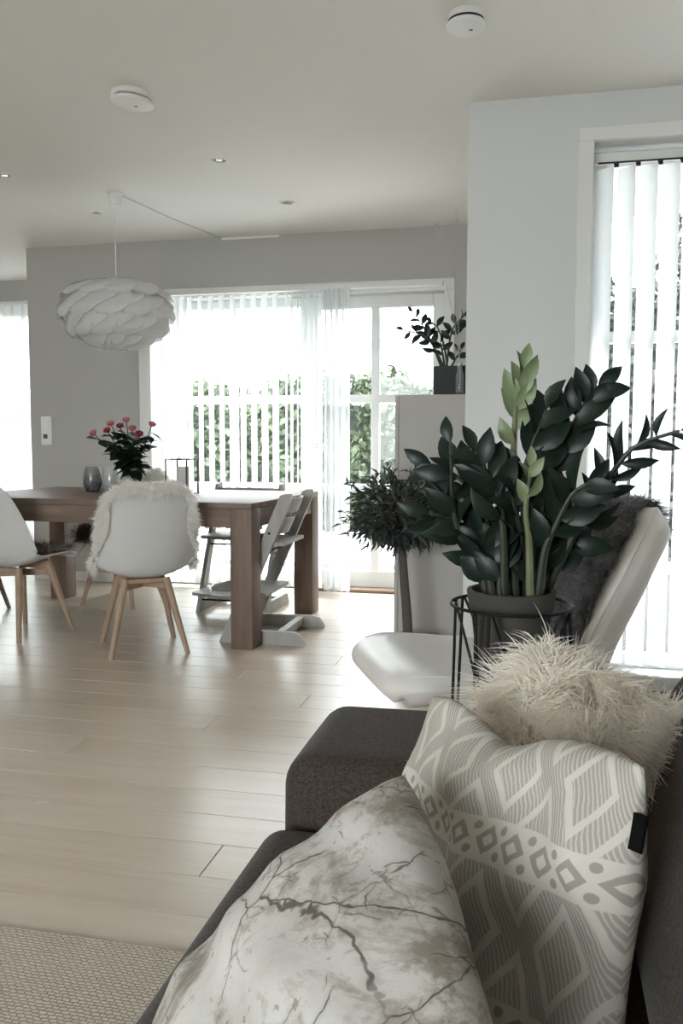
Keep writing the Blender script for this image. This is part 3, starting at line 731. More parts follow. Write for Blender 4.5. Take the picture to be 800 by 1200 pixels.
# ------------------------------------------------------------------ wooden high chairs (local: facing +x)
def high_chair(loc, rz, label, zs=.520, zf=.255):
    e = empty('high_chair', loc, rz, label, 'high chair', 'whitewashed wooden high chairs')
    wm = M['whitewash']; Wd = .215
    for s in (-1, 1):
        T = Matrix.Translation((0, s*Wd, 0))
        MB().prism([(.215, .0), (.150, .0), (-.180, .745), (-.182, .785), (-.152, .785), (-.122, .775)], .024, T).build('side_post', wm, e, 0)
        MB().prism([(.150, .0), (-.245, .0), (-.25, .012), (-.215, .062), (-.19, .070), (.117, .070)], .024, T).build('floor_runner', wm, e, 0)
        b = MB()
        for z in (.17, .36, .58): b.lathe([(.007, 0), (.007, .003), (0, .004)], 10, M=Matrix.Translation((.19-.437*z+.0, s*(Wd+.012), z)) @ Matrix.Rotation(-s*PI/2, 4, 'X'))
        b.build('bolt', M['black_metal'], e)
    def plate(xc, z, dp, name):
        b = MB(); w2 = Wd-.013
        pol = [(xc-dp/2, -w2), (xc+dp*.35, -w2)]+[(xc+dp*.35+dp*.15*math.sin(PI*k/10), -w2+2*w2*k/10) for k in range(1, 10)]+[(xc+dp*.35, w2), (xc-dp/2, w2)]
        n = len(pol); V = [(x, y, z-.009) for x, y in pol]+[(x, y, z+.009) for x, y in pol]
        b.add(V, [tuple(range(n))[::-1], tuple(range(n, 2*n))]+[(i, (i+1) % n, (i+1) % n+n, i+n) for i in range(n)]).build(name, wm, e, 0)
    plate(.19-.437*zs+.077, zs, .34, 'seat_plate'); plate(.19-.437*zf+.061, zf, .36, 'foot_plate')
    for z, h in ((.715, .075), (.605, .085)):
        xc = .19-.437*z+.015; b = MB(); n = 13; V = []
        for k in range(n):
            y = -(Wd-.012)+2*(Wd-.012)*k/(n-1); bow = -.050*math.sin(PI*k/(n-1))
            for dx, dz in ((0, -h/2), (.012, -h/2), (.012-.0*h, h/2), (0, h/2)): V.append((xc+bow+dx-.437*dz, y, z+dz))
        Fc = [(0, 1, 2, 3), ((n-1)*4+3, (n-1)*4+2, (n-1)*4+1, (n-1)*4)]
        for k in range(n-1):
            for q in range(4): Fc.append((k*4+q, k*4+(q+1) % 4, (k+1)*4+(q+1) % 4, (k+1)*4+q))
        b.add(V, Fc).build('back_rest', wm, e, 40)
    for z in (zs-.06, zf-.06): MB().tube([(.205-.437*z, -Wd, z), (.205-.437*z, Wd, z)], .006, 8).build('cross_rod', M['black_metal'], e)
    MB().box(-.13, -.09, -Wd+.012, Wd-.012, .02, .065, .002, 1).build('base_bar', wm, e)
    return e
high_chair((-1.395, 4.425, 0), PI-.0, 'whitewashed wooden high chair at the end of the oak table')
high_chair((-1.795, 5.105, 0), -PI/2-.03, 'whitewashed wooden high chair between the table and the blind', .465, .135)

# ------------------------------------------------------------------ things on the table
ZT = TH+.0005
def hurricane(x, y, m, label, s=1.0):
    e = empty('glass_vase', (x, y, ZT), 0, label, 'vase', 'egg-shaped glass vases on the dining table')
    pr = [(.0, .0), (.038, .0), (.046, .012), (.056, .045), (.058, .075), (.053, .110), (.046, .142), (.043, .150), (.040, .150), (.043, .140), (.050, .108), (.054, .075), (.052, .045), (.042, .014), (0, .010)]
    MB().lathe([(r_*s, z*s) for r_, z in pr], 32).build('bowl', m, e, 60); return e
hurricane(-2.645, 4.79, M['mercury'], 'smoky dark grey egg-shaped glass vase on the oak table')
hurricane(-2.525, 4.80, M['mercury2'], 'pale silver egg-shaped glass vase on the oak table')
VX, VY = -2.31, 4.66
vs = empty('flower_vase', (VX, VY, ZT), 0, 'small clear glass vase holding the roses', 'vase')
t = NT('clear_glass'); M['clear'] = t.bsdf((.92, .95, .94), .03, None, 0, .5, trans=.9)
MB().lathe([(0, 0), (.034, 0), (.032, .02), (.026, .08), (.034, .15), (.032, .15), (.024, .08), (.029, .022), (0, .012)], 24).build('glass_body', M['clear'], vs, 60)
def rose_leaf_mesh():
    b = MB(); W = [0, .6, .95, 1, .8, .45, 0]; n = len(W); V = []
    for i, w_ in enumerate(W):
        x_ = i/(n-1); z_ = -.18*x_*x_
        V += [(x_, -.30*w_, z_+.06*w_), (x_, 0, z_), (x_, .30*w_, z_+.06*w_)]
    b.add(V, [(3*i+k, 3*i+k+1, 3*i+k+4, 3*i+k+3) for i in range(n-1) for k in (0, 1)]); return b.mesh('leaf', 180, False)
rlm = rose_leaf_mesh()
def orient(o, P, d, up, s, roll=0):
    d = Vector(d).normalized(); up = Vector(up); y = up.cross(d)
    if y.length < 1e-4: y = Vector((0, 1, 0)).cross(d)
    y.normalize(); z = d.cross(y); R = Matrix((d, y, z)).transposed().to_4x4()
    sx = s if isinstance(s, tuple) else (s, s, s)
    o.matrix_basis = Matrix.Translation(Vector(P)) @ R @ Matrix.Rotation(roll, 4, 'X') @ Matrix.Diagonal((*sx, 1))
def bloom(b, c, d, s):
    d = Vector(d).normalized(); q = Vector((0, 0, 1)).rotation_difference(d)
    for ring, (n, rad, op, h) in enumerate(((3, .25, .05, 1.0), (5, .55, .22, .95), (6, .85, .50, .8))):
        for k in range(n):
            a0 = 2*PI*k/n+ring*.5; wd = 2*PI/n*.75
            def fn(i, j):
                a = a0+(i-.5)*2*wd*(1-.35*j*j); rr = rad*(.12+.98*math.sin(PI*(.08+.62*j)))+op*max(0, j-.7)
                return np.array(q @ Vector((rr*math.cos(a)*s, rr*math.sin(a)*s, (h*1.35*j-.15*(2*i-1)**2*j)*s)))+c
            b.grid(fn, 5, 5)
roses = [(110, 508, 0, 4.60), (130, 497, 0, 4.66), (148, 493, 0, 4.70), (126, 505, 1, 4.56), (163, 509, 1, 4.58), (178, 498, 0, 4.70), (155, 503, 0, 4.56), (141, 500, 1, 4.76)]
rl = ['pink rose leaning farthest out over the egg-shaped vases', 'pink rose beside the outermost leaning one', 'tall pink rose at the top of the bunch', 'small red rose low in the bunch, by the outermost pink one',
      'deep red open rose in the middle of the bunch', 'pink rose on the garden-window side of the bunch', 'pink rose just above the deep red open one', 'red rose at the back of the bunch by the tallest']
for (px, py, red, Y), lab in zip(roses, rl):
    head = atY(px, py, Y); neck = np.array([VX, VY, ZT+.13]); root = np.array([VX, VY, ZT+.02])+np.array([rng.uniform(-.012, .012), rng.uniform(-.012, .012), 0])
    e = empty('rose', tuple(root), 0, lab, 'flower', 'roses in the clear vase'); H = head-root
    mid = (neck-root)*1.0+np.array([(head-neck)[0]*.50, (head-neck)[1]*.50, (head-neck)[2]*.45])
    pts = cr([np.zeros(3), neck-root+np.array([rng.uniform(-.008, .008), rng.uniform(-.008, .008), 0]), mid, H], 12)
    MB().tube(pts, .0028, 6).build('stem', M['rose_leaf'], e)
    d = pts[-1]-pts[-3]; b = MB(); bloom(b, pts[-1]-d/np.linalg.norm(d)*.01, d, .024); b.build('bloom', M['rose_red'] if red else M['rose_pink'], e, 180, False)
    for k in range(17):
        t_ = .33+.60*(k+rng.random()*.5)/17; P_ = pts[0]*0+np.array([np.interp(t_, np.linspace(0, 1, 12), pts[:, q]) for q in range(3)])
        a = rng.uniform(0, 2*PI); o = link('leaf', rlm, M['rose_leaf'], e)
        orient(o, P_, (math.cos(a), math.sin(a), rng.uniform(-.5, .5)), (0, 0, 1), rng.uniform(.070, .12), rng.uniform(-.6, .6))
# lantern and candle
LNX, LNY = -2.03, 4.72
ln = empty('lantern', (LNX, LNY, ZT), -.1, 'thin dark metal frame lantern standing on the oak table', 'lantern')
b = MB(); hw, hh = .068, .205
for sx in (-1, 1):
    for sy in (-1, 1): MB().box(sx*hw-.0035, sx*hw+.0035, sy*hw-.0035, sy*hw+.0035, .006, hh-.005).build('post', M['bronze'], ln, 0)
b.box(-hw-.005, hw+.005, -hw-.005, hw+.005, 0, .006); b.build('base', M['bronze'], ln, 0)
b = MB()
for s in (-1, 1): b.box(-hw-.004, hw+.004, s*hw-.004, s*hw+.004, hh-.006, hh); b.box(s*hw-.004, s*hw+.004, -hw, hw, hh-.006, hh)
b.build('top_frame', M['bronze'], ln, 0)
MB().tube([(-.02, 0, hh-.002), (-.016, 0, hh+.012), (.016, 0, hh+.012), (.02, 0, hh-.002)], .002, 6).build('handle', M['bronze'], ln)
MB().box(-hw, hw, -.003, .003, hh-.005, hh-.001).build('top_bar', M['bronze'], ln, 0)
cd = empty('pillar_candle', (LNX+.005, LNY, ZT+.0065), 0, 'thick white pillar candle inside the lantern', 'candle')
MB().lathe([(0, 0), (.036, 0), (.037, .005), (.037, .148), (.033, .152), (0, .146)], 28).build('wax', M['wax'], cd, 60)
MB().tube([(0, 0, .145), (.002, 0, .160)], .0015, 5).build('wick', M['black_metal'], cd)

# ------------------------------------------------------------------ cabinet, its plant and the dried grass
CX0, CX1, CY0, CY1, CZ = -.698, -.312, 4.30, 5.45, 1.284
cb = empty('cabinet', ((CX0+CX1)/2, (CY0+CY1)/2, 0), 0, 'tall plain grey-white cabinet standing behind the wall corner', 'cabinet')
hx, hy = (CX1-CX0)/2, (CY1-CY0)/2
MB().box(-hx+.020, hx, -hy, hy, 0, CZ-.0, .0015, 1).build('body', M['cabinet'], cb)
for k in (0, 1):
    d = MB().box(-hx, -hx+.018, -hy+k*hy+.0015, -hy+(k+1)*hy-.0015, .06, CZ-.003, .0015, 1).build('door', M['cabinet'], cb)
    MB().lathe([(.006, 0), (.006, .012), (.012, .016), (.012, .022), (0, .024)], 16, M=Matrix.Translation((-hx, (-.05 if k == 0 else .05), 1.0)) @ Matrix.Rotation(-PI/2, 4, 'Y')).build('knob', M['chrome'], d)
def zz_leaf_mesh(name, fold=.10, wr=.46):
    b = MB(); prof = [(0, .0), (.08, .25), (.22, .72), (.42, 1), (.6, .93), (.78, .62), (.92, .25), (1, 0)]; V = []
    for x_, w_ in prof:
        z_ = .10*math.sin(x_*PI*.9)-.10*x_*x_; V += [(x_, -wr*.5*w_, z_+fold*w_), (x_, 0, z_), (x_, wr*.5*w_, z_+fold*w_)]
    n = len(prof); b.add(V, [(3*i+k, 3*i+k+1, 3*i+k+4, 3*i+k+3) for i in range(n-1) for k in (0, 1)]); return b.mesh(name, 180, False)
zzm = zz_leaf_mesh('leaf'); zzm_n = zz_leaf_mesh('leaf', .13, .30); zzm_l = zz_leaf_mesh('leaf')
def zz_stem(root, base, pts, r0, r1, leaves, ls, ms, ml, start=.35, mesh=zzm, spread=1.0, up=.55, face=None):
    """pts: points relative to base; leaves: pairs along it"""
    P = cr(pts, 40); st = MB().tube(P[::3], np.linspace(r0, r1, len(P[::3])), 8).build('stem', ms, root); st.location = base
    me = mesh
    if me.materials and me.materials[0] != ml:
        me = mesh.copy(); me.materials.clear(); me.materials.append(ml)
    for k in range(leaves):
        t_ = start+(1-start)*k/(leaves-1) if leaves > 1 else 1; i = min(39, int(t_*39)); q = P[i]; tg = P[min(39, i+1)]-P[max(0, i-2)]; tg /= np.linalg.norm(tg)
        # side direction lies across the stem, seen face-on from the room
        fdir = np.array(face if face is not None else (0.2, -1, .25)); sd = np.cross(tg, fdir); sd /= np.linalg.norm(sd); sgn = 1 if k % 2 else -1
        last = k == leaves-1
        d = tg*(up if not last else 1.0)+sd*sgn*(spread if not last else .1)+rng.normal(0, .16, 3); d /= np.linalg.norm(d)
        upv = -np.cross(sd*sgn, tg)*sgn; upv = np.array(fdir)+rng.normal(0, .35, 3)
        sz = ls*(.75+.35*math.sin(PI*min(1, (t_-start)/(1-start+1e-6)*.8+.25)))*rng.uniform(.9, 1.1)
        o = link('leaf', me, ml, st); orient(o, q, d, upv, sz, rng.normal(0, .25))
    return st
sp = empty('potted_plant', (-.435, 4.52, CZ+.0005), 0, 'small dark-leaved plant in a square black pot on the cabinet', 'plant')
MB().box(-.088, .088, -.088, .088, 0, .150, .006, 2).build('pot', M['dark_pot'], sp); MB().box(-.075, .075, -.075, .075, .150, .152).build('soil', M['soil'], sp, 0)
spo = np.array([-.435, 4.52, CZ])
for pl_, nl in (([(517, 425), (505, 400), (497, 385), (484, 366)], 9), ([(520, 425), (510, 410), (497, 394), (473, 387)], 8), ([(524, 425), (520, 405), (513, 385), (506, 378)], 6),
                ([(523, 425), (527, 398), (532, 382), (543, 371)], 8), ([(528, 428), (534, 420), (540, 410)], 4), ([(521, 425), (518, 412), (516, 402)], 4)):
    base = atY(*pl_[0], 4.52)-spo; base[2] = .15
    ym = rng.uniform(-.04, .04)
    pts = [np.zeros(3)]+[atY(q[0], q[1], 4.52+ym*(k+1)/2)-spo-base for k, q in enumerate(pl_[1:])]
    zz_stem(sp, tuple(base), pts, .006, .003, nl, .066, M['zz_stem'], M['zz'], .35, zzm, 1.0, .7)
gv = empty('glass_bottle_vase', (-.385, 4.385, CZ+.0005), 0, 'slim clear glass vase on the cabinet at the wall edge', 'vase')
MB().lathe([(0, 0), (.020, 0), (.022, .01), (.022, .10), (.012, .13), (.012, .16), (.010, .16), (.010, .13), (.019, .10), (.019, .012), (0, .008)], 20).build('glass_body', M['clear'], gv, 60)
dg = empty('dried_grass', (-.385, 4.385, CZ+.012), 0, 'pale dried grass plumes standing in the slim glass vase', 'dried plant')
for k in range(5):
    a = rng.uniform(-.14, -.02); tp = np.array([a, rng.uniform(-.05, .05), .80+.10*rng.random()])
    pts = cr([(0, 0, 0), (rng.uniform(-.006, .006), 0, .16), (a*.5, 0, .5), tp], 12); st = MB().tube(pts, np.linspace(.0009, .0005, 12), 5).build('stalk', M['straw'], dg)
    P_ = np.array([pts[-1]*(1-t_)+pts[-4]*t_ for t_ in rng.random(160)]); strands('plume', P_, np.tile([0, 0, 1.], (160, 1)), .05, .0006, M['straw'], st, (-.3, 0, .3), .5, .2, .1, 3)

# ------------------------------------------------------------------ olive standard tree
OX, OY = -.575, 3.97
ol = empty('olive_tree', (OX, OY, 0), 0, 'small round-headed olive tree in a dark pot before the cabinet', 'tree')
MB().lathe([(0, 0), (.072, 0), (.078, .01), (.092, .118), (.098, .120), (.098, .135), (.088, .135), (.084, .112), (0, .112)], 32).build('pot', M['dark_pot'], ol)
MB().lathe([(0, .114), (.083, .114)], 24).build('soil', M['soil'], ol)
tk = cr([(0, 0, .11), (-.008, 0, .25), (-.022, .005, .40), (-.030, 0, .52), (-.032, 0, .62)], 16); MB().tube(tk, np.linspace(.024, .018, 16), 10).build('trunk', M['bark'], ol)
cc = np.array([-.045, 0, .700]); n = 380; b = MB(); LP, LD = [], []
for k in range(n):
    d = rng.normal(size=3); d /= np.linalg.norm(d); d[2] = abs(d[2])*.2+d[2]*.8
    ln_ = rng.uniform(.15, .252)*(1 if rng.random() < .88 else 1.22); st0 = np.array([-.03, 0, .64])-cc+d*.03; en = d*ln_*np.array([1.05, 1.05, .95]); md = (st0+en)/2+rng.normal(0, .02, 3)
    pts = cr([st0, md, en], 6)+cc
    if k % 2 == 0: b.tube(pts, np.linspace(.0025, .0010, 6), 4)
    for q in range(7):
        t_ = .45+.55*q/6; LP.append(np.array([np.interp(t_, np.linspace(0, 1, 6), pts[:, z]) for z in range(3)])); LD.append(d*.9+rng.normal(0, .55, 3))
b.build('branches', M['bark'], ol)['kind'] = 'stuff'
LP, LD = np.array(LP), np.array(LD); LD /= np.linalg.norm(LD, axis=1)[:, None]
def lance(P, D, L, wd, name, m, parent):
    n = len(P); S = np.cross(D, rng.normal(size=(n, 3))); S /= np.linalg.norm(S, axis=1)[:, None]; Ls = (L*rng.uniform(.6, 1.2, n))[:, None]
    V = np.stack([P, P+D*Ls*.45+S*wd, P+D*Ls-np.array([0, 0, .15])*Ls, P+D*Ls*.45-S*wd], 1).reshape(-1, 3); me = bpy.data.meshes.new(name)
    me.vertices.add(4*n); me.vertices.foreach_set('co', V.ravel().astype(np.float32)); me.loops.add(4*n); me.loops.foreach_set('vertex_index', np.arange(4*n, dtype=np.int32))
    me.polygons.add(n); me.polygons.foreach_set('loop_start', np.arange(0, 4*n, 4, dtype=np.int32)); me.update(calc_edges=True)
    o = link(name, me, m, parent); o['kind'] = 'stuff'; return o
lance(LP, LD, .062, .0062, 'foliage', M['olive'], ol)

# ------------------------------------------------------------------ white lounge chair (local: facing +x) and its grey throw
ANG = PI+.44
LCX, LCY = -.06, 2.56
lc = empty('lounge_chair', (LCX, LCY, 0), ANG, 'white leather swivel lounge chair with a curved one-piece shell', 'armchair')
LP_ = np.array([[.42, .365, .20, .00], [.405, .398, .245, .00], [.34, .405, .285, .01], [.24, .385, .300, .025], [.08, .355, .305, .04], [-.06, .345, .305, .055], [-.15, .40, .300, .075],
                [-.205, .50, .295, .085], [-.26, .60, .29, .08], [-.315, .71, .275, .065], [-.36, .80, .245, .045], [-.385, .858, .17, .03]])
LPf = cr(LP_, 241)
def lpt(u, v, off=0.0):
    t_ = min(max(v, 0), 1)*240; i = min(int(t_), 239); a, c = LPf[i], LPf[i+1]; q = a+(c-a)*(t_-i)
    tg = LPf[min(i+5, 240)]-LPf[max(i-4, 0)]; nx, nz = tg[1], -tg[0]; l = math.hypot(nx, nz); nx, nz = nx/l, nz/l
    e = q[3]*abs(u)**2.2+off
    return np.array([q[0]+nx*e, u*q[2], q[1]+nz*e])
def thick(u, v): return .112*(1-.10*v)*(max(0, 1-abs(u)**6))**.5*min(1, math.sqrt(max(0, v)*14))*min(1, math.sqrt(max(0, 1-v)*14))
b = MB(); nu, nv = 29, 61; V = []
for side in (0, 1):
    for j in range(nv):
        for i in range(nu):
            u, v = math.sin((-1+2*i/(nu-1))*PI/2), .5-.5*math.cos(PI*j/(nv-1)); V.append(lpt(u, v, thick(u, v)*(.42 if side == 0 else -.58)))
K = nu*nv; Fc = []
for j in range(nv-1):
    for i in range(nu-1):
        a = j*nu+i; Fc += [(a, a+1, a+nu+1, a+nu), (K+a, K+a+nu, K+a+nu+1, K+a+1)]
ring = [i for i in range(nu)]+[j*nu+nu-1 for j in range(1, nv)]+[(nv-1)*nu+i for i in range(nu-2, -1, -1)]+[j*nu for j in range(nv-2, 0, -1)]
for a, c in zip(ring, ring[1:]+ring[:1]): Fc.append((a, K+a, K+c, c))
b.add(V, Fc); o = b.build('shell', M['leather'], lc, 70)
def seam(u): return [tuple(lpt(u, v, thick(u, v)*.42+.001)) for v in np.linspace(.13, .95, 60)]
b = MB(); 
for u in (-.90, .90): b.tube(seam(u), .0035, 6)
b.build('piping', M['leather'], lc)
MB().lathe([(0, 0), (.26, 0), (.265, .008), (.05, .022), (.028, .035), (.028, .30), (.05, .31), (.05, .325), (0, .325)], 36, (.10, 0, 0)).build('swivel_base', M['chrome'], lc)
th_ = empty('sheepskin_throw', (LCX, LCY, 0), ANG, 'long-haired grey sheepskin draped over the white lounge chair back', 'sheepskin')
b = MB(); nu, nv = 29, 45
def tfn(i, j):
    u = -.92+(1.46+.05*math.sin(j*11))*i; v = .50+.58*j
    if v <= 1.0: return lpt(u*min(1, 1), v, thick(u, v)*.42+.010)
    k = v-1.0; q = lpt(u, 1-max(0, k-.02)*1.0, 0); tk_ = thick(u, 1-max(0, k-.02))
    lo, hi = .42*tk_+.010, -.58*tk_-.012; s = min(1, k/.035); P_ = lpt(u, 1-max(0, k-.02), lo+(hi-lo)*s); P_[2] += .016*math.sin(s*PI)+.004; return P_
b.grid(tfn, nu, nv); P_, N_ = sample_surface(b.v, b.f, 38000)
A_ = np.array(b.v).reshape(nv, nu, 3); gn = np.cross(A_[10, 15]-A_[10, 14], A_[11, 14]-A_[10, 14]); s_ = 1 if gn[0] > 0 else -1
b.build('hide', M['fur_grey'], th_, 180, False); strands('pile', P_, N_*s_, .052, .0026, M['fur_grey'], th_, (0, 0, -.35), .40, .35, .8, 4)

# ------------------------------------------------------------------ plant stand with the big plant
SX, SY, SZ = -.050, 1.955, .688
stn = empty('plant_stand', (SX, SY, 0), .35, 'black wire plant stand with a round top ring and hairpin legs', 'plant stand')
RR = .1345
circ = lambda r_, z, n=48: [(r_*math.cos(2*PI*k/n), r_*math.sin(2*PI*k/n), z) for k in range(n)]
MB().tube(circ(RR, SZ), .0038, 8, True).build('top_ring', M['black_metal'], stn)
MB().tube(circ(.075, .505), .0035, 8, True).build('lower_ring', M['black_metal'], stn)
b = MB(); b.tube([(-.075, 0, .505), (.075, 0, .505)], .0035, 6); b.tube([(0, -.075, .505), (0, .075, .505)], .0035, 6); b.build('pot_support', M['black_metal'], stn)
for k in range(4):
    a = PI/4+k*PI/2; b = MB()
    p0 = np.array([RR*math.cos(a-.12), RR*math.sin(a-.12), SZ]); p1 = np.array([RR*math.cos(a+.12), RR*math.sin(a+.12), SZ])
    ft = np.array([(RR+.02)*math.cos(a), (RR+.02)*math.sin(a), .004]); tq = np.array([-math.sin(a), math.cos(a), 0])
    b.tube([p0, ft-tq*.007+np.array([0, 0, .01]), ft, ft+tq*.007+np.array([0, 0, .01]), p1], .0036, 8); b.build('leg', M['black_metal'], stn)
    for s in (-1, 1):
        q = np.array([RR*math.cos(a+s*.16), RR*math.sin(a+s*.16), SZ]); r2 = np.array([.075*math.cos(a+s*PI/4*.92), .075*math.sin(a+s*PI/4*.92), .505])
        MB().tube([q, r2], .0033, 6).build('strut', M['black_metal'], stn)
zp = empty('potted_plant', (SX, SY, .509), 0, 'big dark glossy-leaved plant in a concrete pot on the wire stand', 'plant')
PH = .213
MB().lathe([(0, 0), (.062, 0), (.070, .006), (.090, PH-.045), (.0935, PH-.043), (.0995, PH-.004), (.098, PH), (.089, PH), (.086, PH-.028), (0, PH-.028)], 48).build('pot', M['concrete'], zp)
MB().lathe([(0, PH-.026), (.086, PH-.026)], 32).build('soil', M['soil'], zp)
zo = np.array([SX, SY, .509])
def c2p(q): return (480+q[0]/2.5, 390+q[1]/2.5)
STEMS = [  # crop points, depth shift at the tip, leaf pairs, leaf length, young, start, narrow
 ([(300, 735), (300, 560), (303, 400), (308, 250), (316, 170), (332, 105)], -.02, 11, .075, 1, .50, 0),
 ([(335, 735), (370, 540), (412, 420), (462, 305), (508, 215), (548, 165)], .03, 15, .082, 0, .38, 0),
 ([(395, 735), (470, 610), (540, 500), (600, 400), (665, 330), (790, 287)], -.05, 15, .078, 0, .30, 1),
 ([(245, 735), (215, 640), (165, 575), (110, 545), (60, 525)], -.04, 9, .080, 0, .35, 0),
 ([(255, 735), (235, 600), (195, 500), (150, 430), (65, 385)], .03, 10, .085, 0, .35, 0),
 ([(280, 735), (275, 600), (262, 500), (232, 420), (190, 350)], -.03, 10, .080, 0, .38, 0),
 ([(355, 735), (350, 620), (340, 520), (352, 395)], -.07, 5, .060, 1, .72, 0),
 ([(375, 735), (395, 640), (430, 560), (470, 480), (520, 440)], -.06, 9, .082, 0, .30, 0),
 ([(310, 735), (305, 600), (318, 470), (355, 340), (400, 225)], .02, 12, .088, 0, .35, 0),
 ([(230, 735), (190, 660), (150, 600), (125, 500), (120, 325)], -.07, 8, .074, 0, .25, 0),
 ([(330, 735), (330, 640), (320, 560), (300, 480)], -.08, 7, .080, 0, .25, 0),
 ([(385, 735), (420, 660), (470, 600), (560, 475)], .05, 8, .078, 0, .30, 0),
 ([(265, 735), (240, 670), (200, 560), (205, 480)], .06, 8, .078, 0, .30, 0),
 ([(350, 735), (372, 640), (400, 520), (420, 470)], .06, 7, .078, 0, .35, 0),
]
for q_ in range(9):
    xb = 230+20*q_; xt = xb+(xb-315)*.75+rng.uniform(-25, 25)
    STEMS.append(([(xb, 735), (xb+(xt-xb)*.45, 690-rng.uniform(0, 20)), (xt, 600-rng.uniform(0, 50))], rng.uniform(-.09, .09), 6, .075, 0, .30, 0))
for k, (cp, dy, nl, ls, yg, stt, nar) in enumerate(STEMS):
    n = len(cp); pxs = [c2p(q) for q in cp]
    ang_ = 2*PI*k/len(STEMS); b0 = atY(*pxs[0], SY)-zo; b0[1] = .045*math.sin(ang_*2.3+1); b0[2] = PH-.03
    pts = [np.zeros(3)]+[atY(q[0], q[1], SY+b0[1]+(dy-b0[1]*.5)*(i+1)/(n-1))-zo-b0 for i, q in enumerate(pxs[1:])]
    zz_stem(zp, tuple(b0), pts, .0105, .0035, nl, ls*(1.0 if yg else 1.0 if nar else 1.2), M['zz_stem_light' if yg else 'zz_stem'], M['zz_light' if yg else 'zz'], stt, zzm_l if yg else (zzm_n if nar else zzm), .55 if yg else .80, 1.15 if yg else 1.0)

# ------------------------------------------------------------------ sofa
sf = empty('sofa', (0, .2, 0), 0, 'dark brown fabric sofa with a low padded arm', 'sofa')
OF = np.array([0, .2, 0])
def sbox(name, x0, x1, ya, yb, z0, z1, bev, seg=4, puff=0, Mx=None, par=None):
    bm = bmesh.new(); bmesh.ops.create_cube(bm, size=1)
    bmesh.ops.subdivide_edges(bm, edges=bm.edges, cuts=7, use_grid_fill=True)
    V = []
    cx, cy, cz = (x0+x1)/2, (ya+yb)/2-.2, (z0+z1)/2; hx_, hy_, hz_ = (x1-x0)/2, (yb-ya)/2, (z1-z0)/2
    bm.free()
    b = MB(); n = 12
    def axis(h):                      # denser near the ends
        e = [h-bev*(1-math.cos(PI/2*k/seg)) if False else h-bev+bev*math.sin(PI/2*k/seg) for k in range(seg+1)]
        inner = list(np.linspace(-(h-bev), h-bev, n)); return [-q for q in e[::-1][:-1]]+inner+e[1:]
    def rnd(p):
        q = np.array(p); c = np.clip(q, [-(hx_-bev), -(hy_-bev), -(hz_-bev)], [hx_-bev, hy_-bev, hz_-bev]); d = q-c; l = np.linalg.norm(d)
        if l > 1e-9:
            m_ = np.max(np.abs(d)); q = c+d/l*m_
        return q
    bmx = bmesh.new(); ax, ay, az = axis(hx_), axis(hy_), axis(hz_); cache = {}
    def vert(i, j, k):
        if (i, j, k) not in cache:
            q = rnd((ax[i], ay[j], az[k])); u, v, w_ = q[0]/hx_, q[1]/hy_, q[2]/hz_
            if puff:
                q = q+np.array([np.sign(u)*(abs(u) > .9)*0, 0, w_*puff*(1-u*u)*(1-v*v)])
                q[0] += u*puff*.8*(1-v*v)*(1-w_*w_); q[1] += v*puff*.8*(1-u*u)*(1-w_*w_)
            cache[(i, j, k)] = bmx.verts.new(q)
        return cache[(i, j, k)]
    nx, ny, nz = len(ax)-1, len(ay)-1, len(az)-1
    for i in range(nx):
        for j in range(ny):
            for k in (0, nz): bmx.faces.new([vert(i, j, k), vert(i+1, j, k), vert(i+1, j+1, k), vert(i, j+1, k)])
    for i in range(nx):
        for k in range(nz):
            for j in (0, ny): bmx.faces.new([vert(i, j, k), vert(i+1, j, k), vert(i+1, j, k+1), vert(i, j, k+1)])
    for j in range(ny):
        for k in range(nz):
            for i in (0, nx): bmx.faces.new([vert(i, j, k), vert(i, j+1, k), vert(i, j+1, k+1), vert(i, j, k+1)])
    bmesh.ops.recalc_face_normals(bmx, faces=bmx.faces)
    T = Matrix.Translation((cx, cy, cz)) @ (Mx if Mx is not None else Matrix.Identity(4)); bmesh.ops.transform(bmx, matrix=T, verts=bmx.verts)
    me = bpy.data.meshes.new(name); bmx.to_mesh(me); bmx.free(); me.shade_smooth(); return link(name, me, M['sofa'], par or sf)
ZS = .40; ARM = 1.385
sbox('base', -.40, .64, -1.30, 1.74, .08, .235, .02)
sbox('arm', -.425, .58, ARM, 1.755, .09, .505, .055, 5, .008)
sbox('arm', -.425, .58, -1.36, -1.0, .09, .505, .055, 5, .008)
sbox('seat_cushion', -.445, .26, .20, ARM-.002, .238, ZS, .045, 5, .010)
sbox('seat_cushion', -.445, .26, -1.0, .198, .238, ZS, .045, 5, .010)
lean = Matrix.Rotation(.55, 4, 'Y')
sbox('back_cushion', .207, .417, .20, ARM+.02, .405, .885, .06, 5, .022, lean)
sbox('back_cushion', .207, .417, -1.0, .198, .405, .885, .06, 5, .022, lean)
sbox('back_frame', .53, .67, -1.32, 1.74, .10, .72, .04)
for x_ in (-.33, .48):
    for y_ in (-1.2, 1.62): MB().box(x_-.03, x_+.03, y_-.23, y_-.17, 0, .085, .004, 1).build('foot', M['black_metal'], sf)

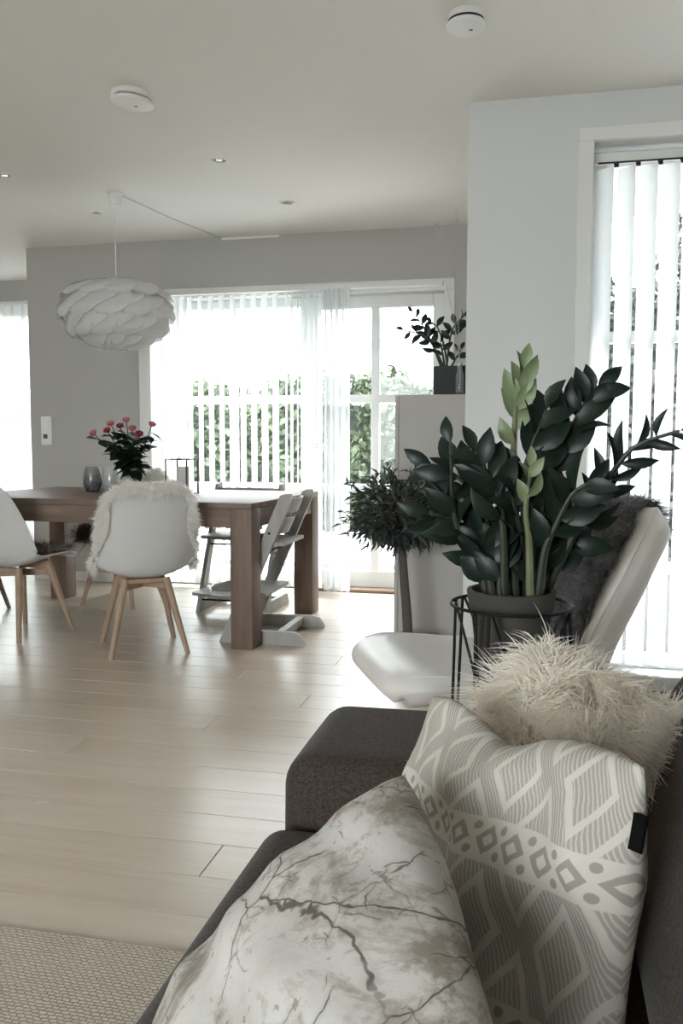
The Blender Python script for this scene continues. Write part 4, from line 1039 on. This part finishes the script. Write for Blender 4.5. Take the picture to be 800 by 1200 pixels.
# ------------------------------------------------------------------ cushions
def pillow(name, Tl, Tr, Bl, Th, m, label, puff=1.0, pinch=.05, wr=.004, nn=41, floor_z=None, seed=0, dip=0.0, rc=.045):
    Tl, Tr, Bl = map(lambda q: np.array(q, float), (Tl, Tr, Bl)); ex = (Tr-Tl); ey = (Tl-Bl); nz_ = np.cross(ex, ey); nz_ /= np.linalg.norm(nz_)
    ctr = (Tr+Bl)/2; e = empty(name, tuple(ctr), 0, label, 'cushion')
    rs = np.random.default_rng(seed); ph = rs.uniform(0, 6, 8)
    def pt(u, v, s):
        k = 1-pinch*(1-v*v)*abs(u)**2; l = 1-pinch*(1-u*u)*abs(v)**2
        q_ = 1-rc*(u*u*v*v)**2
        P = (ex*.5*u*k+ey*.5*v*l)*q_-ey*dip*math.exp(-((u+.12)/.34)**2)*max(0, (v+.4)/1.4)**2
        t_ = Th*.5*((1-abs(u)**2.2)*(1-abs(v)**2.2))**.55
        wv = wr*(math.sin(u*7+v*3+ph[0])+math.sin(v*8-u*4+ph[1])+.7*math.sin(u*15+ph[2]+v*9))*min(1, t_/(Th*.25))
        P = P+nz_*s*(t_+wv)
        if floor_z is not None and P[2]+ctr[2] < floor_z: P[2] = floor_z-ctr[2]+.15*(P[2]+ctr[2]-floor_z)*0
        return P
    gr = np.sin(np.linspace(-1, 1, nn)*PI/2)*.55+np.linspace(-1, 1, nn)*.45; gr /= gr[-1]
    V = []; uv = []
    for s in (1, -1):
        for v in gr:
            for u in gr: V.append(pt(u, v, s)); uv.append((.5+.5*u, .5+.5*v))
    K = nn*nn; Fc = []
    for j in range(nn-1):
        for i in range(nn-1):
            a = j*nn+i; Fc += [(a, a+1, a+nn+1, a+nn), (K+a, K+a+nn, K+a+nn+1, K+a+1)]
    me = bpy.data.meshes.new('cover'); me.from_pydata([tuple(q) for q in V], [], Fc); ul = me.uv_layers.new(name='UVMap')
    for lp in me.loops: ul.data[lp.index].uv = uv[lp.vertex_index]
    bm = bmesh.new(); bm.from_mesh(me); bmesh.ops.remove_doubles(bm, verts=bm.verts, dist=1e-5); bmesh.ops.recalc_face_normals(bm, faces=bm.faces); bm.to_mesh(me); bm.free()
    me.shade_smooth(); o = link('cover', me, m, e)
    return e, o, pt, nz_, (V, Fc)
# patterned cushion leaning on the sofa back
pTR, pTL = np.array([.118, .845, .755]), np.array([-.137, 1.155, .722]); tdir = (pTR-pTL)/np.linalg.norm(pTR-pTL)
dn = np.array([-.20, -.10, -.97]); dn -= (dn @ tdir)*tdir; dn /= np.linalg.norm(dn); S1 = np.linalg.norm(pTR-pTL)
pe, po, ppt, pn, _ = pillow('patterned_cushion', pTL, pTR, pTL+dn*S1, .135, M['pattern'], 'cream cushion printed with taupe hatched chevrons and diamonds', pinch=.04, floor_z=ZS+.006, seed=3, dip=.08, wr=.006, rc=.07)
b = MB()
q0, q1 = ppt(.985, .74, 1), ppt(.985, .56, 1); 
nrm_ = tdir
for a, c in ((q0, q1),):
    off_ = pn*.002
    V = [a-nrm_*.006+off_, a+nrm_*.014+off_, c+nrm_*.014+off_, c-nrm_*.006+off_, a-nrm_*.006-off_, a+nrm_*.014-off_, c+nrm_*.014-off_, c-nrm_*.006-off_]
    b.add(V, [(0, 1, 2, 3), (7, 6, 5, 4), (0, 4, 5, 1), (1, 5, 6, 2), (2, 6, 7, 3), (3, 7, 4, 0)])
b.build('fabric_tag', M['tag'], pe, 0)
# marble cushion in front
mT, mL, mB = np.array([-.130, .90, .706]), np.array([-.400, .885, .405]), None
ed = np.array([.127, -.31, -.055]); wd_ = (mL-mT)/np.linalg.norm(mL-mT); ed -= (ed @ wd_)*wd_; ed /= np.linalg.norm(ed); S2 = .42
pillow('marble_cushion', mL, mT, mL+ed*S2, .19, M['marble'], 'big cream cushion printed with cracked grey marble veins', pinch=-.02, floor_z=ZS+.006, seed=5)
# shaggy cushion in the corner
fc = np.array([.055, 1.235, .600]); fn_ = np.array([-.10, -.80, .55]); fn_ /= np.linalg.norm(fn_); fx = np.array([.86, -.10, -.52]); fx -= (fx @ fn_)*fn_; fx /= np.linalg.norm(fx); fy = np.cross(fn_, fx); hs = .128
fe, fo, fpt, fnn, (FV, FF) = pillow('shaggy_cushion', fc-fx*hs+fy*hs, fc+fx*hs+fy*hs, fc-fx*hs-fy*hs, .15, M['fur_cream'], 'shaggy long-haired cream cushion in the sofa corner', floor_z=ZS+.01, seed=9)
P_, N_ = sample_surface(FV, FF, 24000)
P_n = P_ / (np.linalg.norm(P_, axis=1)[:, None]+1e-9); sg = np.sign((N_*(P_-(P_@fnn)[:, None]*0)).sum(1)); sg[sg == 0] = 1
strands('pile', P_, N_*sg[:, None], .082, .0032, M['fur_cream'], fe, (.10, -.05, .12), .24, .45, .70, 5)

# ------------------------------------------------------------------ rug
rg = MB(); 
rg.box(-2.9, -.30, -1.6, 1.572, .0005, .013, .005, 2)
tag(rg.build('rug', M['rug']), 'flat woven beige rug on the floor in front of the sofa', 'rug')
